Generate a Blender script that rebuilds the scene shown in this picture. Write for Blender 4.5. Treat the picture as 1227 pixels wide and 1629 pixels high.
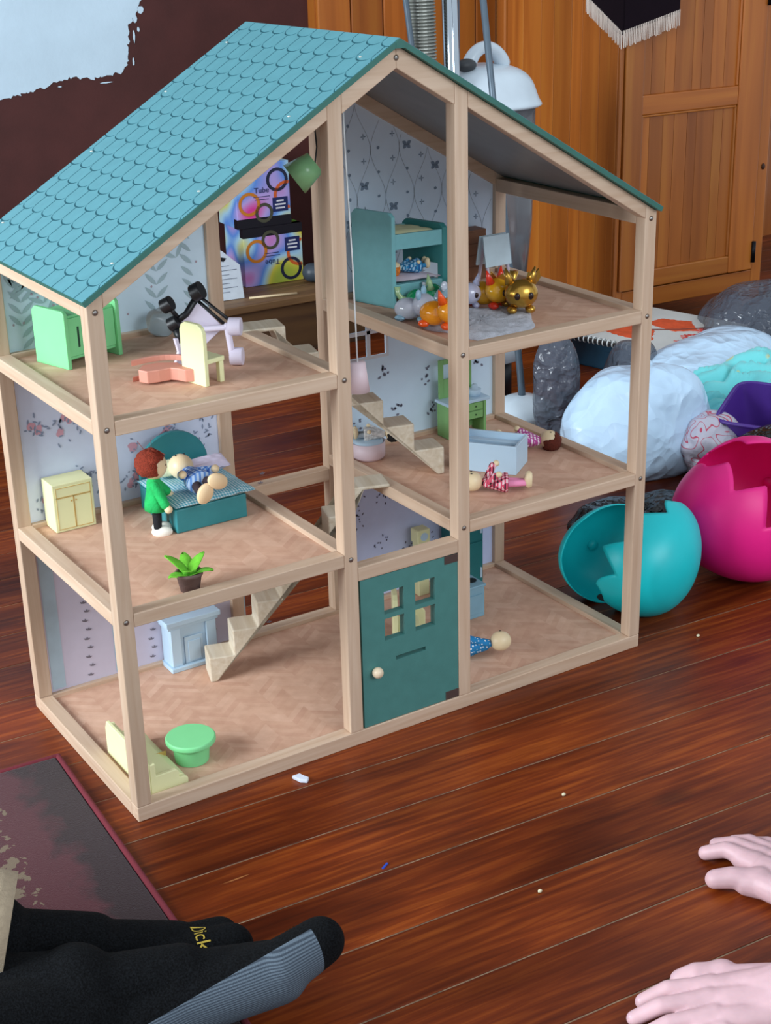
import bpy, bmesh, math, random
from mathutils import Vector, Matrix, Euler, noise
random.seed(7)
for o in list(bpy.data.objects): bpy.data.objects.remove(o)
S = bpy.context.scene
COL = S.collection
# ---------------------------------------------------------------- camera
cd = bpy.data.cameras.new('camera'); cam = bpy.data.objects.new('camera', cd); COL.objects.link(cam)
R_ = ((0.84110458, -0.54027435, -0.02543032), (-0.2240196, -0.30519023, -0.92556693), (0.49229899, 0.78419548, -0.37772895))
cam.matrix_world = Matrix(((R_[0][0], -R_[1][0], -R_[2][0], -0.58348), (R_[0][1], -R_[1][1], -R_[2][1], -1.53385),
                           (R_[0][2], -R_[1][2], -R_[2][2], 1.06967), (0, 0, 0, 1)))
cd.sensor_fit = 'HORIZONTAL'; cd.sensor_width = 36; cd.lens = 2392.6 / 1227 * 36; cd.clip_start = .05
S.camera = cam
# ---------------------------------------------------------------- light
S.view_settings.view_transform = 'Standard'; S.view_settings.look = 'None'
S.view_settings.gamma = 1; S.view_settings.use_curve_mapping = False; S.view_settings.exposure = 0.0
wd = bpy.data.worlds.new('room_daylight'); S.world = wd; wd.use_nodes = True
wb = wd.node_tree.nodes['Background']; wb.inputs[0].default_value = (.80, .90, 1.0, 1); wb.inputs[1].default_value = .76
def area(name, loc, target, sx, sy, power, col):
    l = bpy.data.lights.new(name, 'AREA'); l.shape = 'RECTANGLE'; l.size = sx; l.size_y = sy; l.energy = power; l.color = col
    o = bpy.data.objects.new(name, l); COL.objects.link(o); o.location = loc
    o.rotation_euler = (Vector(target) - Vector(loc)).to_track_quat('-Z', 'Y').to_euler(); return o
area('window_daylight', (-2.5, .2, 1.35), (.3, .2, .40), 1.4, 1.4, 140, (.85, .94, 1.0))
area('window_daylight_behind', (1.0, -3.4, 2.2), (.6, .3, .3), 1.8, 1.4, 62, (.86, .94, 1.0))
# ---------------------------------------------------------------- materials
def lin(h):
    h = h.lstrip('#'); c = [int(h[i:i + 2], 16) / 255 for i in (0, 2, 4)]
    return tuple(x / 12.92 if x <= .04045 else ((x + .055) / 1.055) ** 2.4 for x in c) + (1,)
MATS = {}
def newmat(name):
    m = bpy.data.materials.new(name); m.use_nodes = True; nt = m.node_tree
    return m, nt, nt.nodes['Principled BSDF']
def N(nt, t, **k):
    n = nt.nodes.new(t)
    for a, b in k.items():
        if a.startswith('i_'):
            key = a[2:]; n.inputs[int(key) if key.isdigit() else key].default_value = b
        else: setattr(n, a, b)
    return n
def ramp(nt, stops):
    r = N(nt, 'ShaderNodeValToRGB'); e = r.color_ramp.elements
    while len(e) < len(stops): e.new(.5)
    for x, (p, c) in zip(e, stops): x.position = p; x.color = c if len(c) == 4 else lin(c)
    return r
def mat(name, col, rough=.55, metal=0, var=.06, vs=40, bump=0, bs=200, spec=.5, trans=0, alpha=1, sheen=0, sss=0, coat=0, ior=1.45):
    if name in MATS: return MATS[name]
    m, nt, b = newmat(name); L = nt.links.new
    c = lin(col); b.inputs['Roughness'].default_value = rough; b.inputs['Metallic'].default_value = metal
    b.inputs['Specular IOR Level'].default_value = spec; b.inputs['Transmission Weight'].default_value = trans
    b.inputs['Alpha'].default_value = alpha; b.inputs['IOR'].default_value = ior; b.inputs['Coat Weight'].default_value = coat
    if sheen: b.inputs['Sheen Weight'].default_value = sheen
    if sss: b.inputs['Subsurface Weight'].default_value = sss; b.inputs['Subsurface Radius'].default_value = (.01, .004, .002); b.inputs['Subsurface Scale'].default_value = .6
    tc = N(nt, 'ShaderNodeTexCoord')
    n = N(nt, 'ShaderNodeTexNoise', i_Scale=vs, i_Detail=3.0); L(tc.outputs['Object'], n.inputs['Vector'])
    r = ramp(nt, ((.3, tuple(x * (1 - var) for x in c[:3]) + (1,)), (.7, tuple(min(1, x * (1 + var)) for x in c[:3]) + (1,))))
    L(n.outputs[0], r.inputs[0]); L(r.outputs[0], b.inputs['Base Color'])
    if bump:
        n2 = N(nt, 'ShaderNodeTexNoise', i_Scale=bs, i_Detail=2.0); L(tc.outputs['Object'], n2.inputs['Vector'])
        bp = N(nt, 'ShaderNodeBump', i_Strength=bump, i_Distance=.002); L(n2.outputs[0], bp.inputs['Height']); L(bp.outputs[0], b.inputs['Normal'])
    MATS[name] = m; return m
def wood(name, c1, c2, axis='x', scale=90, stretch=.06, rough=.5, c3=None, rnd=0, coat=0, bump=.08):
    if name in MATS: return MATS[name]
    m, nt, b = newmat(name); L = nt.links.new; b.inputs['Roughness'].default_value = rough; b.inputs['Coat Weight'].default_value = coat
    b.inputs['Coat Roughness'].default_value = .15
    tc = N(nt, 'ShaderNodeTexCoord'); mp = N(nt, 'ShaderNodeMapping'); s = [1, 1, 1]; s['xyz'.index(axis)] = stretch; mp.inputs['Scale'].default_value = s
    L(tc.outputs['Object'], mp.inputs['Vector'])
    oi = N(nt, 'ShaderNodeObjectInfo'); ad = N(nt, 'ShaderNodeVectorMath', operation='ADD'); ml = N(nt, 'ShaderNodeMath', operation='MULTIPLY', i_1=7.3)
    L(oi.outputs['Random'], ml.inputs[0]); L(mp.outputs[0], ad.inputs[0]); L(ml.outputs[0], ad.inputs[1])
    n = N(nt, 'ShaderNodeTexNoise', i_Scale=scale, i_Detail=5.0, i_Distortion=.6); L(ad.outputs[0], n.inputs['Vector'])
    st = [(.28, c1), (.72, c2)] if not c3 else [(.25, c1), (.5, c2), (.78, c3)]
    r = ramp(nt, st); L(n.outputs[0], r.inputs[0])
    out = r.outputs[0]
    if rnd:
        hs = N(nt, 'ShaderNodeHueSaturation'); mr = N(nt, 'ShaderNodeMapRange', i_3=1 - rnd, i_4=1 + rnd); L(oi.outputs['Random'], mr.inputs[0])
        L(mr.outputs[0], hs.inputs['Value']); L(out, hs.inputs['Color']); out = hs.outputs[0]
    L(out, b.inputs['Base Color'])
    bp = N(nt, 'ShaderNodeBump', i_Strength=bump, i_Distance=.001); L(n.outputs[0], bp.inputs['Height']); L(bp.outputs[0], b.inputs['Normal'])
    MATS[name] = m; return m
PINE = {a: wood('pine_' + a, '#bd9e84', '#cfb59d', a, 110, .05, .5, rnd=.06) for a in 'xyz'}
STAIR = {a: wood('pale_pine_' + a, '#bfae94', '#d6cbb8', a, 120, .05, .5) for a in 'xyz'}
def herringbone():
    m, nt, b = newmat('herringbone_print'); L = nt.links.new; b.inputs['Roughness'].default_value = .76
    tc = N(nt, 'ShaderNodeTexCoord'); sp = N(nt, 'ShaderNodeSeparateXYZ'); L(tc.outputs['Object'], sp.inputs[0])
    def M_(op, a, bb=None):
        n = N(nt, 'ShaderNodeMath', operation=op)
        for i, v in enumerate((a, bb)):
            if v is None: continue
            if isinstance(v, (int, float)): n.inputs[i].default_value = v
            else: L(v, n.inputs[i])
        return n.outputs[0]
    u = M_('DIVIDE', sp.outputs[0], .034); fi = M_('FLOOR', u); fr = M_('FRACT', u)
    par = M_('MODULO', M_('ABSOLUTE', fi), 2.0); sg = M_('SUBTRACT', M_('MULTIPLY', par, 2.0), 1.0)
    v = M_('ADD', M_('DIVIDE', sp.outputs[1], .0125), M_('MULTIPLY', M_('MULTIPLY', fr, sg), 2.2))
    row = M_('FLOOR', v)
    cb = N(nt, 'ShaderNodeCombineXYZ'); L(fi, cb.inputs[0]); L(row, cb.inputs[1])
    wn = N(nt, 'ShaderNodeTexWhiteNoise', noise_dimensions='2D'); L(cb.outputs[0], wn.inputs['Vector'])
    r = ramp(nt, ((0, '#cda188'), (.5, '#d3a98f'), (1, '#dab299'))); L(wn.outputs[0], r.inputs[0])
    mp = N(nt, 'ShaderNodeMapping'); mp.inputs['Scale'].default_value = (1, 1, 1); L(tc.outputs['Object'], mp.inputs[0])
    n = N(nt, 'ShaderNodeTexNoise', i_Scale=55.0, i_Detail=4.0); L(tc.outputs['Object'], n.inputs['Vector'])
    mx = N(nt, 'ShaderNodeMixRGB', blend_type='MULTIPLY', i_0=.35); rr = ramp(nt, ((.3, '#c9b4a6'), (.7, '#ffffff'))); L(n.outputs[0], rr.inputs[0])
    L(r.outputs[0], mx.inputs[1]); L(rr.outputs[0], mx.inputs[2]); L(mx.outputs[0], b.inputs['Base Color']); return m
HERR = herringbone()
# ---------------------------------------------------------------- mesh builder
class MB:
    def __init__(s): s.v = []; s.f = []; s.m = []; s.mi = 0
    def add(s, vs, fs):
        k = len(s.v); s.v += [tuple(p) for p in vs]; s.f += [[i + k for i in f] for f in fs]; s.m += [s.mi] * len(fs); return s
    def bb(s, x0, x1, y0, y1, z0, z1, M=None):
        vs = [Vector((x, y, z)) for z in (z0, z1) for y in (y0, y1) for x in (x0, x1)]
        if M: vs = [M @ p for p in vs]
        return s.add(vs, [(0, 2, 3, 1), (4, 5, 7, 6), (0, 1, 5, 4), (2, 6, 7, 3), (0, 4, 6, 2), (1, 3, 7, 5)])
    def cyl(s, a, b, r0, r1=None, n=16, cap=True):
        a, b = Vector(a), Vector(b); r1 = r0 if r1 is None else r1; d = (b - a).normalized(); u = d.orthogonal().normalized(); w = d.cross(u)
        vs = []
        for c, r in ((a, r0), (b, r1)):
            vs += [c + (u * math.cos(2 * math.pi * i / n) + w * math.sin(2 * math.pi * i / n)) * r for i in range(n)]
        fs = [(i, (i + 1) % n, n + (i + 1) % n, n + i) for i in range(n)]
        if cap: fs += [tuple(range(n))[::-1], tuple(range(n, 2 * n))]
        return s.add(vs, fs)
    def ell(s, c, r, rot=None, n=18, k=12, zmin=-1, zmax=1):
        if isinstance(r, (int, float)): r = (r, r, r)
        c = Vector(c); vs = []; fs = []
        t0, t1 = math.acos(max(-1, min(1, zmax))), math.acos(max(-1, min(1, zmin)))
        for j in range(k + 1):
            t = t0 + (t1 - t0) * j / k
            for i in range(n):
                p = Vector((r[0] * math.sin(t) * math.cos(2 * math.pi * i / n), r[1] * math.sin(t) * math.sin(2 * math.pi * i / n), r[2] * math.cos(t)))
                if rot: p = rot @ p
                vs.append(c + p)
        for j in range(k):
            for i in range(n): fs.append((j * n + i, (j + 1) * n + i, (j + 1) * n + (i + 1) % n, j * n + (i + 1) % n))
        return s.add(vs, fs)
    def lathe(s, prof, c=(0, 0, 0), n=28, M=None):
        c = Vector(c); vs = []; fs = []
        for r, z in prof:
            for i in range(n):
                p = Vector((r * math.cos(2 * math.pi * i / n), r * math.sin(2 * math.pi * i / n), z)); vs.append(c + (M @ p if M else p))
        for j in range(len(prof) - 1):
            for i in range(n): fs.append((j * n + i, j * n + (i + 1) % n, (j + 1) * n + (i + 1) % n, (j + 1) * n + i))
        if prof[0][0] > 1e-5: fs.append(tuple(range(n))[::-1])
        if prof[-1][0] > 1e-5: fs.append(tuple(range((len(prof) - 1) * n, len(prof) * n)))
        return s.add(vs, fs)
    def prism(s, poly, a, b, plane='xy', M=None):
        ix = {'xy': lambda u, v, w: (u, v, w), 'xz': lambda u, v, w: (u, w, v), 'yz': lambda u, v, w: (w, u, v)}[plane]
        n = len(poly); vs = [Vector(ix(u, v, w)) for w in (a, b) for u, v in poly]
        if M: vs = [M @ p for p in vs]
        return s.add(vs, [tuple(range(n))[::-1], tuple(range(n, 2 * n))] + [(i, (i + 1) % n, n + (i + 1) % n, n + i) for i in range(n)])
    def tube(s, pts, r, n=10, cap=True):
        pts = [Vector(p) for p in pts]; R = r if isinstance(r, (list, tuple)) else [r] * len(pts); vs = []; fs = []
        u = None
        for i, p in enumerate(pts):
            d = (pts[min(i + 1, len(pts) - 1)] - pts[max(i - 1, 0)]).normalized()
            u = d.orthogonal().normalized() if u is None else (u - d * u.dot(d)).normalized()
            w = d.cross(u); vs += [p + (u * math.cos(2 * math.pi * k / n) + w * math.sin(2 * math.pi * k / n)) * R[i] for k in range(n)]
        for i in range(len(pts) - 1): fs += [(i * n + k, i * n + (k + 1) % n, (i + 1) * n + (k + 1) % n, (i + 1) * n + k) for k in range(n)]
        if cap: fs += [tuple(range(n))[::-1], tuple(range((len(pts) - 1) * n, len(pts) * n))]
        return s.add(vs, fs)
    def torus(s, c, R, r, M=None, n=28, k=8):
        vs = []; fs = []
        for i in range(n):
            a = 2 * math.pi * i / n
            for j in range(k):
                t = 2 * math.pi * j / k; p = Vector(((R + r * math.cos(t)) * math.cos(a), (R + r * math.cos(t)) * math.sin(a), r * math.sin(t))); vs.append(Vector(c) + (M @ p if M else p))
        for i in range(n):
            for j in range(k): fs.append((i * k + j, ((i + 1) % n) * k + j, ((i + 1) % n) * k + (j + 1) % k, i * k + (j + 1) % k))
        return s.add(vs, fs)
    def cap(s, a, b, ra, rb, n=14, k=5):   # rounded tapered limb
        a, b = Vector(a), Vector(b); d = (b - a).normalized(); u = d.orthogonal().normalized(); w = d.cross(u); vs = []; fs = []
        rows = [(a - d * ra * math.cos(t), ra * math.sin(t)) for t in [math.pi / 2 * (i + .15) / k for i in range(k)]] + [(a, ra), (b, rb)] + [(b + d * rb * math.sin(t), rb * math.cos(t)) for t in [math.pi / 2 * (i + .85) / k for i in range(k)]]
        for c, r in rows: vs += [c + (u * math.cos(2 * math.pi * i / n) + w * math.sin(2 * math.pi * i / n)) * r for i in range(n)]
        m = len(rows)
        for j in range(m - 1): fs += [(j * n + i, j * n + (i + 1) % n, (j + 1) * n + (i + 1) % n, (j + 1) * n + i) for i in range(n)]
        fs += [tuple(range(n))[::-1], tuple(range((m - 1) * n, m * n))]
        return s.add(vs, fs)
    def build(s, name, m, parent=None, smooth=False, bevel=0, loc=None, rot=None, sub=0):
        me = bpy.data.meshes.new(name); me.from_pydata(s.v, [], s.f); me.update()
        bm = bmesh.new(); bm.from_mesh(me); bmesh.ops.recalc_face_normals(bm, faces=bm.faces); bm.to_mesh(me); bm.free()
        for x in (m if isinstance(m, (list, tuple)) else [m]): me.materials.append(x)
        if len(me.materials) > 1: me.polygons.foreach_set('material_index', s.m)
        if smooth: me.polygons.foreach_set('use_smooth', [True] * len(me.polygons))
        o = bpy.data.objects.new(name, me); COL.objects.link(o)
        if parent: o.parent = parent
        if loc: o.location = loc
        if rot: o.rotation_euler = rot
        if bevel:
            b = o.modifiers.new('bevel', 'BEVEL'); b.width = bevel; b.segments = 2; b.limit_method = 'ANGLE'; b.angle_limit = .7
        if sub: o.modifiers.new('sub', 'SUBSURF').levels = sub; o.modifiers[-1].render_levels = sub
        if smooth and bevel: o.modifiers.new('wn', 'WEIGHTED_NORMAL')
        return o
def tag(o, label, cat, group=None, kind=None):
    if label: o['label'] = label
    if cat: o['category'] = cat
    if group: o['group'] = group
    if kind: o['kind'] = kind
    return o
def thing(name, label, cat, loc=(0, 0, 0), rot=(0, 0, 0), group=None):
    o = bpy.data.objects.new(name, None); COL.objects.link(o); o.location = loc; o.rotation_euler = rot; o.empty_display_size = .02
    return tag(o, label, cat, group)
def box(name, m, parent, x0, x1, y0, y1, z0, z1, bevel=.0012):
    return MB().bb(x0, x1, y0, y1, z0, z1).build(name, m, parent, bevel=bevel)
def share(o, loc, parent, name=None, rot=None):
    c = o.copy(); COL.objects.link(c); c.location = loc; c.parent = parent
    if rot: c.rotation_euler = rot
    return c
def fuse(o, vox=.002, it=4, f=.5):
    r = o.modifiers.new('remesh', 'REMESH'); r.mode = 'VOXEL'; r.voxel_size = vox; r.use_smooth_shade = True
    s = o.modifiers.new('smooth', 'SMOOTH'); s.iterations = it; s.factor = f; return o
def textmesh(txt, size, m, parent, M, name='lettering', ext=.0002, align='CENTER'):
    cu = bpy.data.curves.new('t', 'FONT'); cu.body = txt; cu.size = size; cu.extrude = ext; cu.align_x = align; cu.align_y = 'CENTER'
    t = bpy.data.objects.new('t', cu); COL.objects.link(t); bpy.context.view_layer.update()
    me = bpy.data.meshes.new_from_object(t.evaluated_get(bpy.context.evaluated_depsgraph_get())); bpy.data.objects.remove(t); bpy.data.curves.remove(cu)
    me.materials.clear(); me.materials.append(m); o = bpy.data.objects.new(name, me); COL.objects.link(o); o.parent = parent; o.matrix_local = M; return o
RX = lambda a: Matrix.Rotation(a, 4, 'X')
RY = lambda a: Matrix.Rotation(a, 4, 'Y')
RZ = lambda a: Matrix.Rotation(a, 4, 'Z')
T = lambda *p: Matrix.Translation(p)
rad = math.radians
# ================================================================ SETTING
FA = rad(-3.6)
seam = mat('dusty_floor_joint', '#7d6650', .9, var=.6, vs=30)
floor = MB().bb(-2.2, 3.6, -2.2, 2.6, -.03, -.0009).build('floor', seam, None); tag(floor, 'dark red-brown varnished wooden plank floor', None, kind='structure'); floor.rotation_euler.z = FA
def plankmat():
    m, nt, b = newmat('red_brown_varnished_plank'); L = nt.links.new
    b.inputs['Roughness'].default_value = .27; b.inputs['Specular IOR Level'].default_value = .28
    tc = N(nt, 'ShaderNodeTexCoord'); oi = N(nt, 'ShaderNodeObjectInfo'); ml = N(nt, 'ShaderNodeMath', operation='MULTIPLY', i_1=31.7); L(oi.outputs['Random'], ml.inputs[0])
    mp = N(nt, 'ShaderNodeMapping'); mp.inputs['Scale'].default_value = (.06, 1, 1); L(tc.outputs['Object'], mp.inputs[0])
    ad = N(nt, 'ShaderNodeVectorMath', operation='ADD'); L(mp.outputs[0], ad.inputs[0]); L(ml.outputs[0], ad.inputs[1])
    n = N(nt, 'ShaderNodeTexNoise', i_Scale=120.0, i_Detail=6.0, i_Distortion=.5); L(ad.outputs[0], n.inputs['Vector'])
    r = ramp(nt, ((.2, '#521c0a'), (.5, '#7a320f'), (.8, '#a4521b'))); L(n.outputs[0], r.inputs[0])
    ad2 = N(nt, 'ShaderNodeVectorMath', operation='ADD'); L(tc.outputs['Object'], ad2.inputs[0]); L(ml.outputs[0], ad2.inputs[1])
    mp2 = N(nt, 'ShaderNodeMapping'); mp2.inputs['Scale'].default_value = (.35, 1, 1); L(ad2.outputs[0], mp2.inputs[0])
    n2 = N(nt, 'ShaderNodeTexNoise', i_Scale=7.0, i_Detail=3.0); L(mp2.outputs[0], n2.inputs['Vector'])
    r2 = ramp(nt, ((.3, '#8f807c'), (.66, '#ffffff'))); L(n2.outputs[0], r2.inputs[0])
    mx = N(nt, 'ShaderNodeMixRGB', blend_type='MULTIPLY', i_0=1.0); L(r.outputs[0], mx.inputs[1]); L(r2.outputs[0], mx.inputs[2])
    vo = N(nt, 'ShaderNodeTexVoronoi', i_Scale=3.4); L(mp2.outputs[0], vo.inputs['Vector'])      # knots
    rk = ramp(nt, ((.035, (0, 0, 0, 1)), (.075, (1, 1, 1, 1)))); L(vo.outputs['Distance'], rk.inputs[0])
    mk = N(nt, 'ShaderNodeMixRGB', blend_type='MIX'); mk.inputs[1].default_value = lin('#1d0e09'); L(rk.outputs[0], mk.inputs[0]); L(mx.outputs[0], mk.inputs[2])
    mp3 = N(nt, 'ShaderNodeMapping'); mp3.inputs['Scale'].default_value = (.12, 1, 1); mp3.inputs['Rotation'].default_value = (0, 0, .35); L(ad2.outputs[0], mp3.inputs[0])
    n3 = N(nt, 'ShaderNodeTexNoise', i_Scale=85.0, i_Detail=1.0); L(mp3.outputs[0], n3.inputs['Vector'])     # scuffs
    r3 = ramp(nt, ((.80, (0, 0, 0, 1)), (.83, (1, 1, 1, 1)))); L(n3.outputs[0], r3.inputs[0])
    ms = N(nt, 'ShaderNodeMixRGB', blend_type='MIX'); ms.inputs[2].default_value = lin('#9a6238'); L(r3.outputs[0], ms.inputs[0]); L(mk.outputs[0], ms.inputs[1])
    hs = N(nt, 'ShaderNodeHueSaturation'); mr = N(nt, 'ShaderNodeMapRange', i_3=.90, i_4=1.10); L(oi.outputs['Random'], mr.inputs[0]); L(mr.outputs[0], hs.inputs['Value']); L(ms.outputs[0], hs.inputs['Color'])
    L(hs.outputs[0], b.inputs['Base Color'])
    rr = N(nt, 'ShaderNodeMapRange', i_3=.26, i_4=.46); L(n2.outputs[0], rr.inputs[0]); L(rr.outputs[0], b.inputs['Roughness'])
    bp = N(nt, 'ShaderNodeBump', i_Strength=.10, i_Distance=.001); L(n.outputs[0], bp.inputs['Height']); L(bp.outputs[0], b.inputs['Normal'])
    return m
PLANK = plankmat()
PW = .1075
meshes = {}
k = -14
while True:
    v0 = .395 + k * PW
    if v0 > 2.35: break
    cuts = [-2.1, 3.5]
    for a, b in zip(cuts, cuts[1:]):
        L_ = round(b - a, 3); g = .0022
        o = MB().bb(-(b - a) / 2 + .0008, (b - a) / 2 - .0008, g / 2, PW - g / 2, -.018, 0).build('floor_plank', PLANK, floor, bevel=.0007, loc=((a + b) / 2, v0, 0))
    k += 1
# back wall, painted maroon with an unpainted pale patch
wallm = mat('maroon_wall_paint', '#48221f', .75, var=.12, vs=14, bump=.15, bs=160)
wall = MB().bb(-1.2, 3.4, 2.02, 2.10, 0, 2.5).build('wall_back', wallm); tag(wall, 'maroon painted back wall', None, kind='structure')
def ragged(pts, jag, seed, step=.006):
    rnd = random.Random(seed); out = []
    for (x0, y0, j0), (x1, y1, j1) in zip(pts, pts[1:] + pts[:1]):
        n = max(1, int(math.hypot(x1 - x0, y1 - y0) / step)) if j0 else 1
        for i in range(n):
            t = i / n; out.append((x0 + (x1 - x0) * t + (rnd.uniform(-jag, jag) if j0 else 0), y0 + (y1 - y0) * t + (rnd.uniform(-jag, jag) if j0 else 0)))
    return out
pale = mat('pale_blue_white_wall_paint', '#c2d8e6', .7, var=.05, vs=9, bump=.2, bs=90)
pm = MB(); pm.prism(ragged([(-.4, 1.5, 0), (-.4, .60, 1), (.605, .654, 1), (.70, .668, 1), (.79, .690, 1), (.842, .683, 1), (.915, .692, 1), (.938, .706, 1), (.945, .76, 1), (.952, .80, 1), (.975, .835, 1), (.992, .86, 0), (.997, 1.5, 0)], .0045, 3), 2.0185, 2.0205, 'xz')
for sx, sz, w, h in ((.962, .775, .004, .03), (.968, .815, .007, .02), (.975, .79, .004, .012), (.955, .715, .003, .02), (.88, .672, .02, .003), (.985, .835, .012, .018), (.76, .672, .006, .003)):
    pm.prism([(sx + w * random.uniform(.6, 1) * math.cos(a), sz + h * .6 * random.uniform(.6, 1) * math.sin(a)) for a in [i * .785 for i in range(8)]], 2.0186, 2.0205, 'xz')
pm.build('paint_patch', pale, wall)
# wooden panelling on the wall right of the maroon paint
ARM = {a: wood('honey_pine_' + a, '#8a4812', '#a55c1e', a, 22, .05, .45, c3='#b87228', rnd=.20, coat=.15) for a in 'xyz'}
pan = MB().bb(1.452, 3.2, 1.985, 2.02, 0, 2.4).build('wall_panelling', ARM['z']); tag(pan, 'honey coloured wood panelling on the back wall', None, kind='structure')
x = 1.455
while x < 3.1:
    w = random.choice((.07, .085, .1)); box('panel_board', ARM['z'], pan, x, x + w - .003, 1.972, 1.986, .0, 2.4, .003); x += w
# ---------------------------------------------------------------- armoire
arm = thing('armoire', 'large honey pine armoire with panelled door behind the plastic bags', 'armoire', (1.885, 1.30, 0), (0, 0, rad(-3)))
W_, DP, ZB, ZT = .50, .52, .095, 1.45
box('back_panel', ARM['z'], arm, .02, W_ - .02, DP - .02, DP, ZB, ZT)
box('top', ARM['x'], arm, -.02, W_ + .02, -.02, DP, ZT, ZT + .03)
box('bottom', ARM['x'], arm, .02, W_ - .02, .02, DP - .02, ZB, ZB + .02)
# left side of staves between posts
for a, b in ((.035, .085), (.085, .155), (.155, .20), (.20, .275), (.275, .33), (.33, .41), (.41, .485)):
    box('side_stave', ARM['z'], arm, .008, .02, a + .0006, b - .0006, ZB, ZT, .001)
for y0, y1 in ((.0, .035), (.485, DP)): box('post', ARM['z'], arm, 0, .035, y0, y1, 0, ZT, .004)
for y0, y1 in ((.0, .035), (.485, DP)): box('post', ARM['z'], arm, W_ - .035, W_, y0, y1, 0, ZT, .004)
box('side_panel', ARM['z'], arm, W_ - .02, W_ - .008, .035, .485, ZB, ZT)
box('moulding', ARM['z'], arm, .0, .012, -.008, .003, ZB, ZT, .003)
# arched apron under the door
ap = [(.035, ZB + .035), (.035, .0), (.055, .0), (.06, .045), (.075, .075), (.10, .083), (W_ - .10, .083), (W_ - .075, .075), (W_ - .06, .045), (W_ - .052, 0), (W_ - .035, 0), (W_ - .035, ZB + .035)]
MB().prism(ap, .0, .02, 'xz').build('apron', ARM['x'], arm, bevel=.002)
door = box('door', ARM['z'], arm, .016, .07, -.012, .01, ZB + .04, ZT - .02, .003)
def dpart(n, *a, m='z', bev=.003): box(n, ARM[m], door, *a, bev)
dpart('stile', W_ - .125, W_ - .045, -.012, .01, ZB + .04, ZT - .02)
for z0, z1 in ((ZB + .04, ZB + .085), (.565, .612), (ZT - .08, ZT - .02)): dpart('rail', .07, W_ - .125, -.010, .01, z0, z1, m='x')
for z0, z1 in ((ZB + .085, .565), (.612, ZT - .08)):
    xs = [.07]
    while xs[-1] < W_ - .16: xs.append(xs[-1] + random.choice((.03, .042, .055, .035)))
    xs[-1] = W_ - .125
    for a, b in zip(xs, xs[1:]): dpart('panel_stave', a + .0004, b - .0004, -.002, .006, z0, z1, bev=.0008)
    dpart('panel_moulding', .07, .076, -.008, 0, z0, z1); dpart('panel_moulding', W_ - .131, W_ - .125, -.008, 0, z0, z1); dpart('panel_moulding', .07, W_ - .125, -.008, 0, z1 - .006, z1, m='x')
iron = mat('dark_iron', '#1c1c20', .45, .8)
for z in (.155, .80):
    h = MB(); h.cyl((W_ - .046, -.016, z), (W_ - .046, -.016, z + .055), .0055); h.build('hinge', iron, arm, True)
MB().ell((W_ - .018, -.001, .40), (.006, .004, .008)).build('knot', mat('knot', '#3a1c0c', .6), arm, True)
# pennant hanging over the corner of the armoire
vel = mat('dark_velvet', '#150a13', .95, sheen=.05, spec=.1); fr_ = mat('cream_fringe', '#d9c9bd', .9)
pn = thing('pennant', 'dark velvet pennant with cream fringe hanging on the armoire corner', 'pennant', (1.885, 1.30, 0), (0, 0, rad(-3)))
MB().prism([(-.004, 1.05), (-.004, .762), (.16, .80), (.16, 1.05)], -.0245, -.0205, 'xz').build('velvet', vel, pn)
MB().prism([(.12, 1.05), (.12, .835), (.0, .762), (-.022, .758), (-.022, 1.05)], -.009, -.005, 'yz').build('velvet', vel, pn)
fg = MB()
for i in range(34):
    t = i / 33; xx = -.004 + .164 * t; z = .764 + .038 * t; fg.cyl((xx, -.0235, z + .004), (xx + random.uniform(-.001, .001), -.024, z - .034 + random.uniform(-.003, .002)), .0022, .0012, 5)
for i in range(30):
    t = i / 29; yy = -.02 + .14 * t; z = .762 + .075 * t; fg.cyl((-.0085, yy, z + .004), (-.009, yy + random.uniform(-.001, .001), z - .034 + random.uniform(-.003, .002)), .0022, .0012, 5)
fg.build('fringe', fr_, pn)
# ---------------------------------------------------------------- low bench by the wall
BEN = wood('worn_bench_wood', '#4a2e18', '#7a5a38', 'x', 30, .06, .55, c3='#8f6d45', rnd=.1)
ben = thing('bench', 'low worn wooden bench along the maroon wall', 'bench', (1.0, 1.86, 0))
for i in range(3): box('top_board', BEN, ben, -.75, .44, -.15 + i * .1, -.052 + i * .1, .13, .15, .003)
box('front_board', wood('bench_front', '#3a2210', '#5d3f1f', 'x', 26, .08, .6), ben, -.74, .43, -.135, -.115, .0, .13)
for xx in (-.7, .38): box('leg', BEN, ben, xx, xx + .04, -.11, .13, 0, .13)
# ================================================================ DOLL'S HOUSE
p, W, D, x2, x3, hb = .02, .83, .3615, .3147, .4944, .0208
zt1, zb1, zt2, zb2 = .286, .268, .5288, .5105
F0, F1, F2 = .014, .2795, .5220           # floor surfaces
AX, AZ, EX0, EX1, EZ = .4113, .9199, -.0077, .8337, .672
RT = .0080                                 # vertical thickness of the roof boards
def rz(x, d=0):                            # underside of the roof above x
    return (EZ + (AZ - EZ) * (x - EX0) / (AX - EX0) if x <= AX else EZ + (AZ - EZ) * (EX1 - x) / (EX1 - AX)) - RT - d
H = thing('dollhouse', 'open wooden dollhouse with scalloped teal roof on the plank floor', 'dollhouse')
def hp(name, ax, *a, bevel=.0012): return box(name, PINE[ax], H, *a, bevel)
posts = [(0, p), (x2, x2 + p), (x3, x3 + p), (W - p, W)]
for (a, b) in posts:
    for y0, y1 in ((0, p), (D - p, D)):
        MB().prism([(a, hb), (b, hb), (b, rz(b) - .0006), (a, rz(a) - .0006)], y0, y1, 'xz').build('post', PINE['z'], H, bevel=.0012)
for y0 in (0, D - p): hp('base_rail', 'x', 0, W, y0, y0 + p, 0, hb)
for a in (0, W - p): hp('base_rail', 'y', a, a + p, p, D - p, 0, hb)
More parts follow.
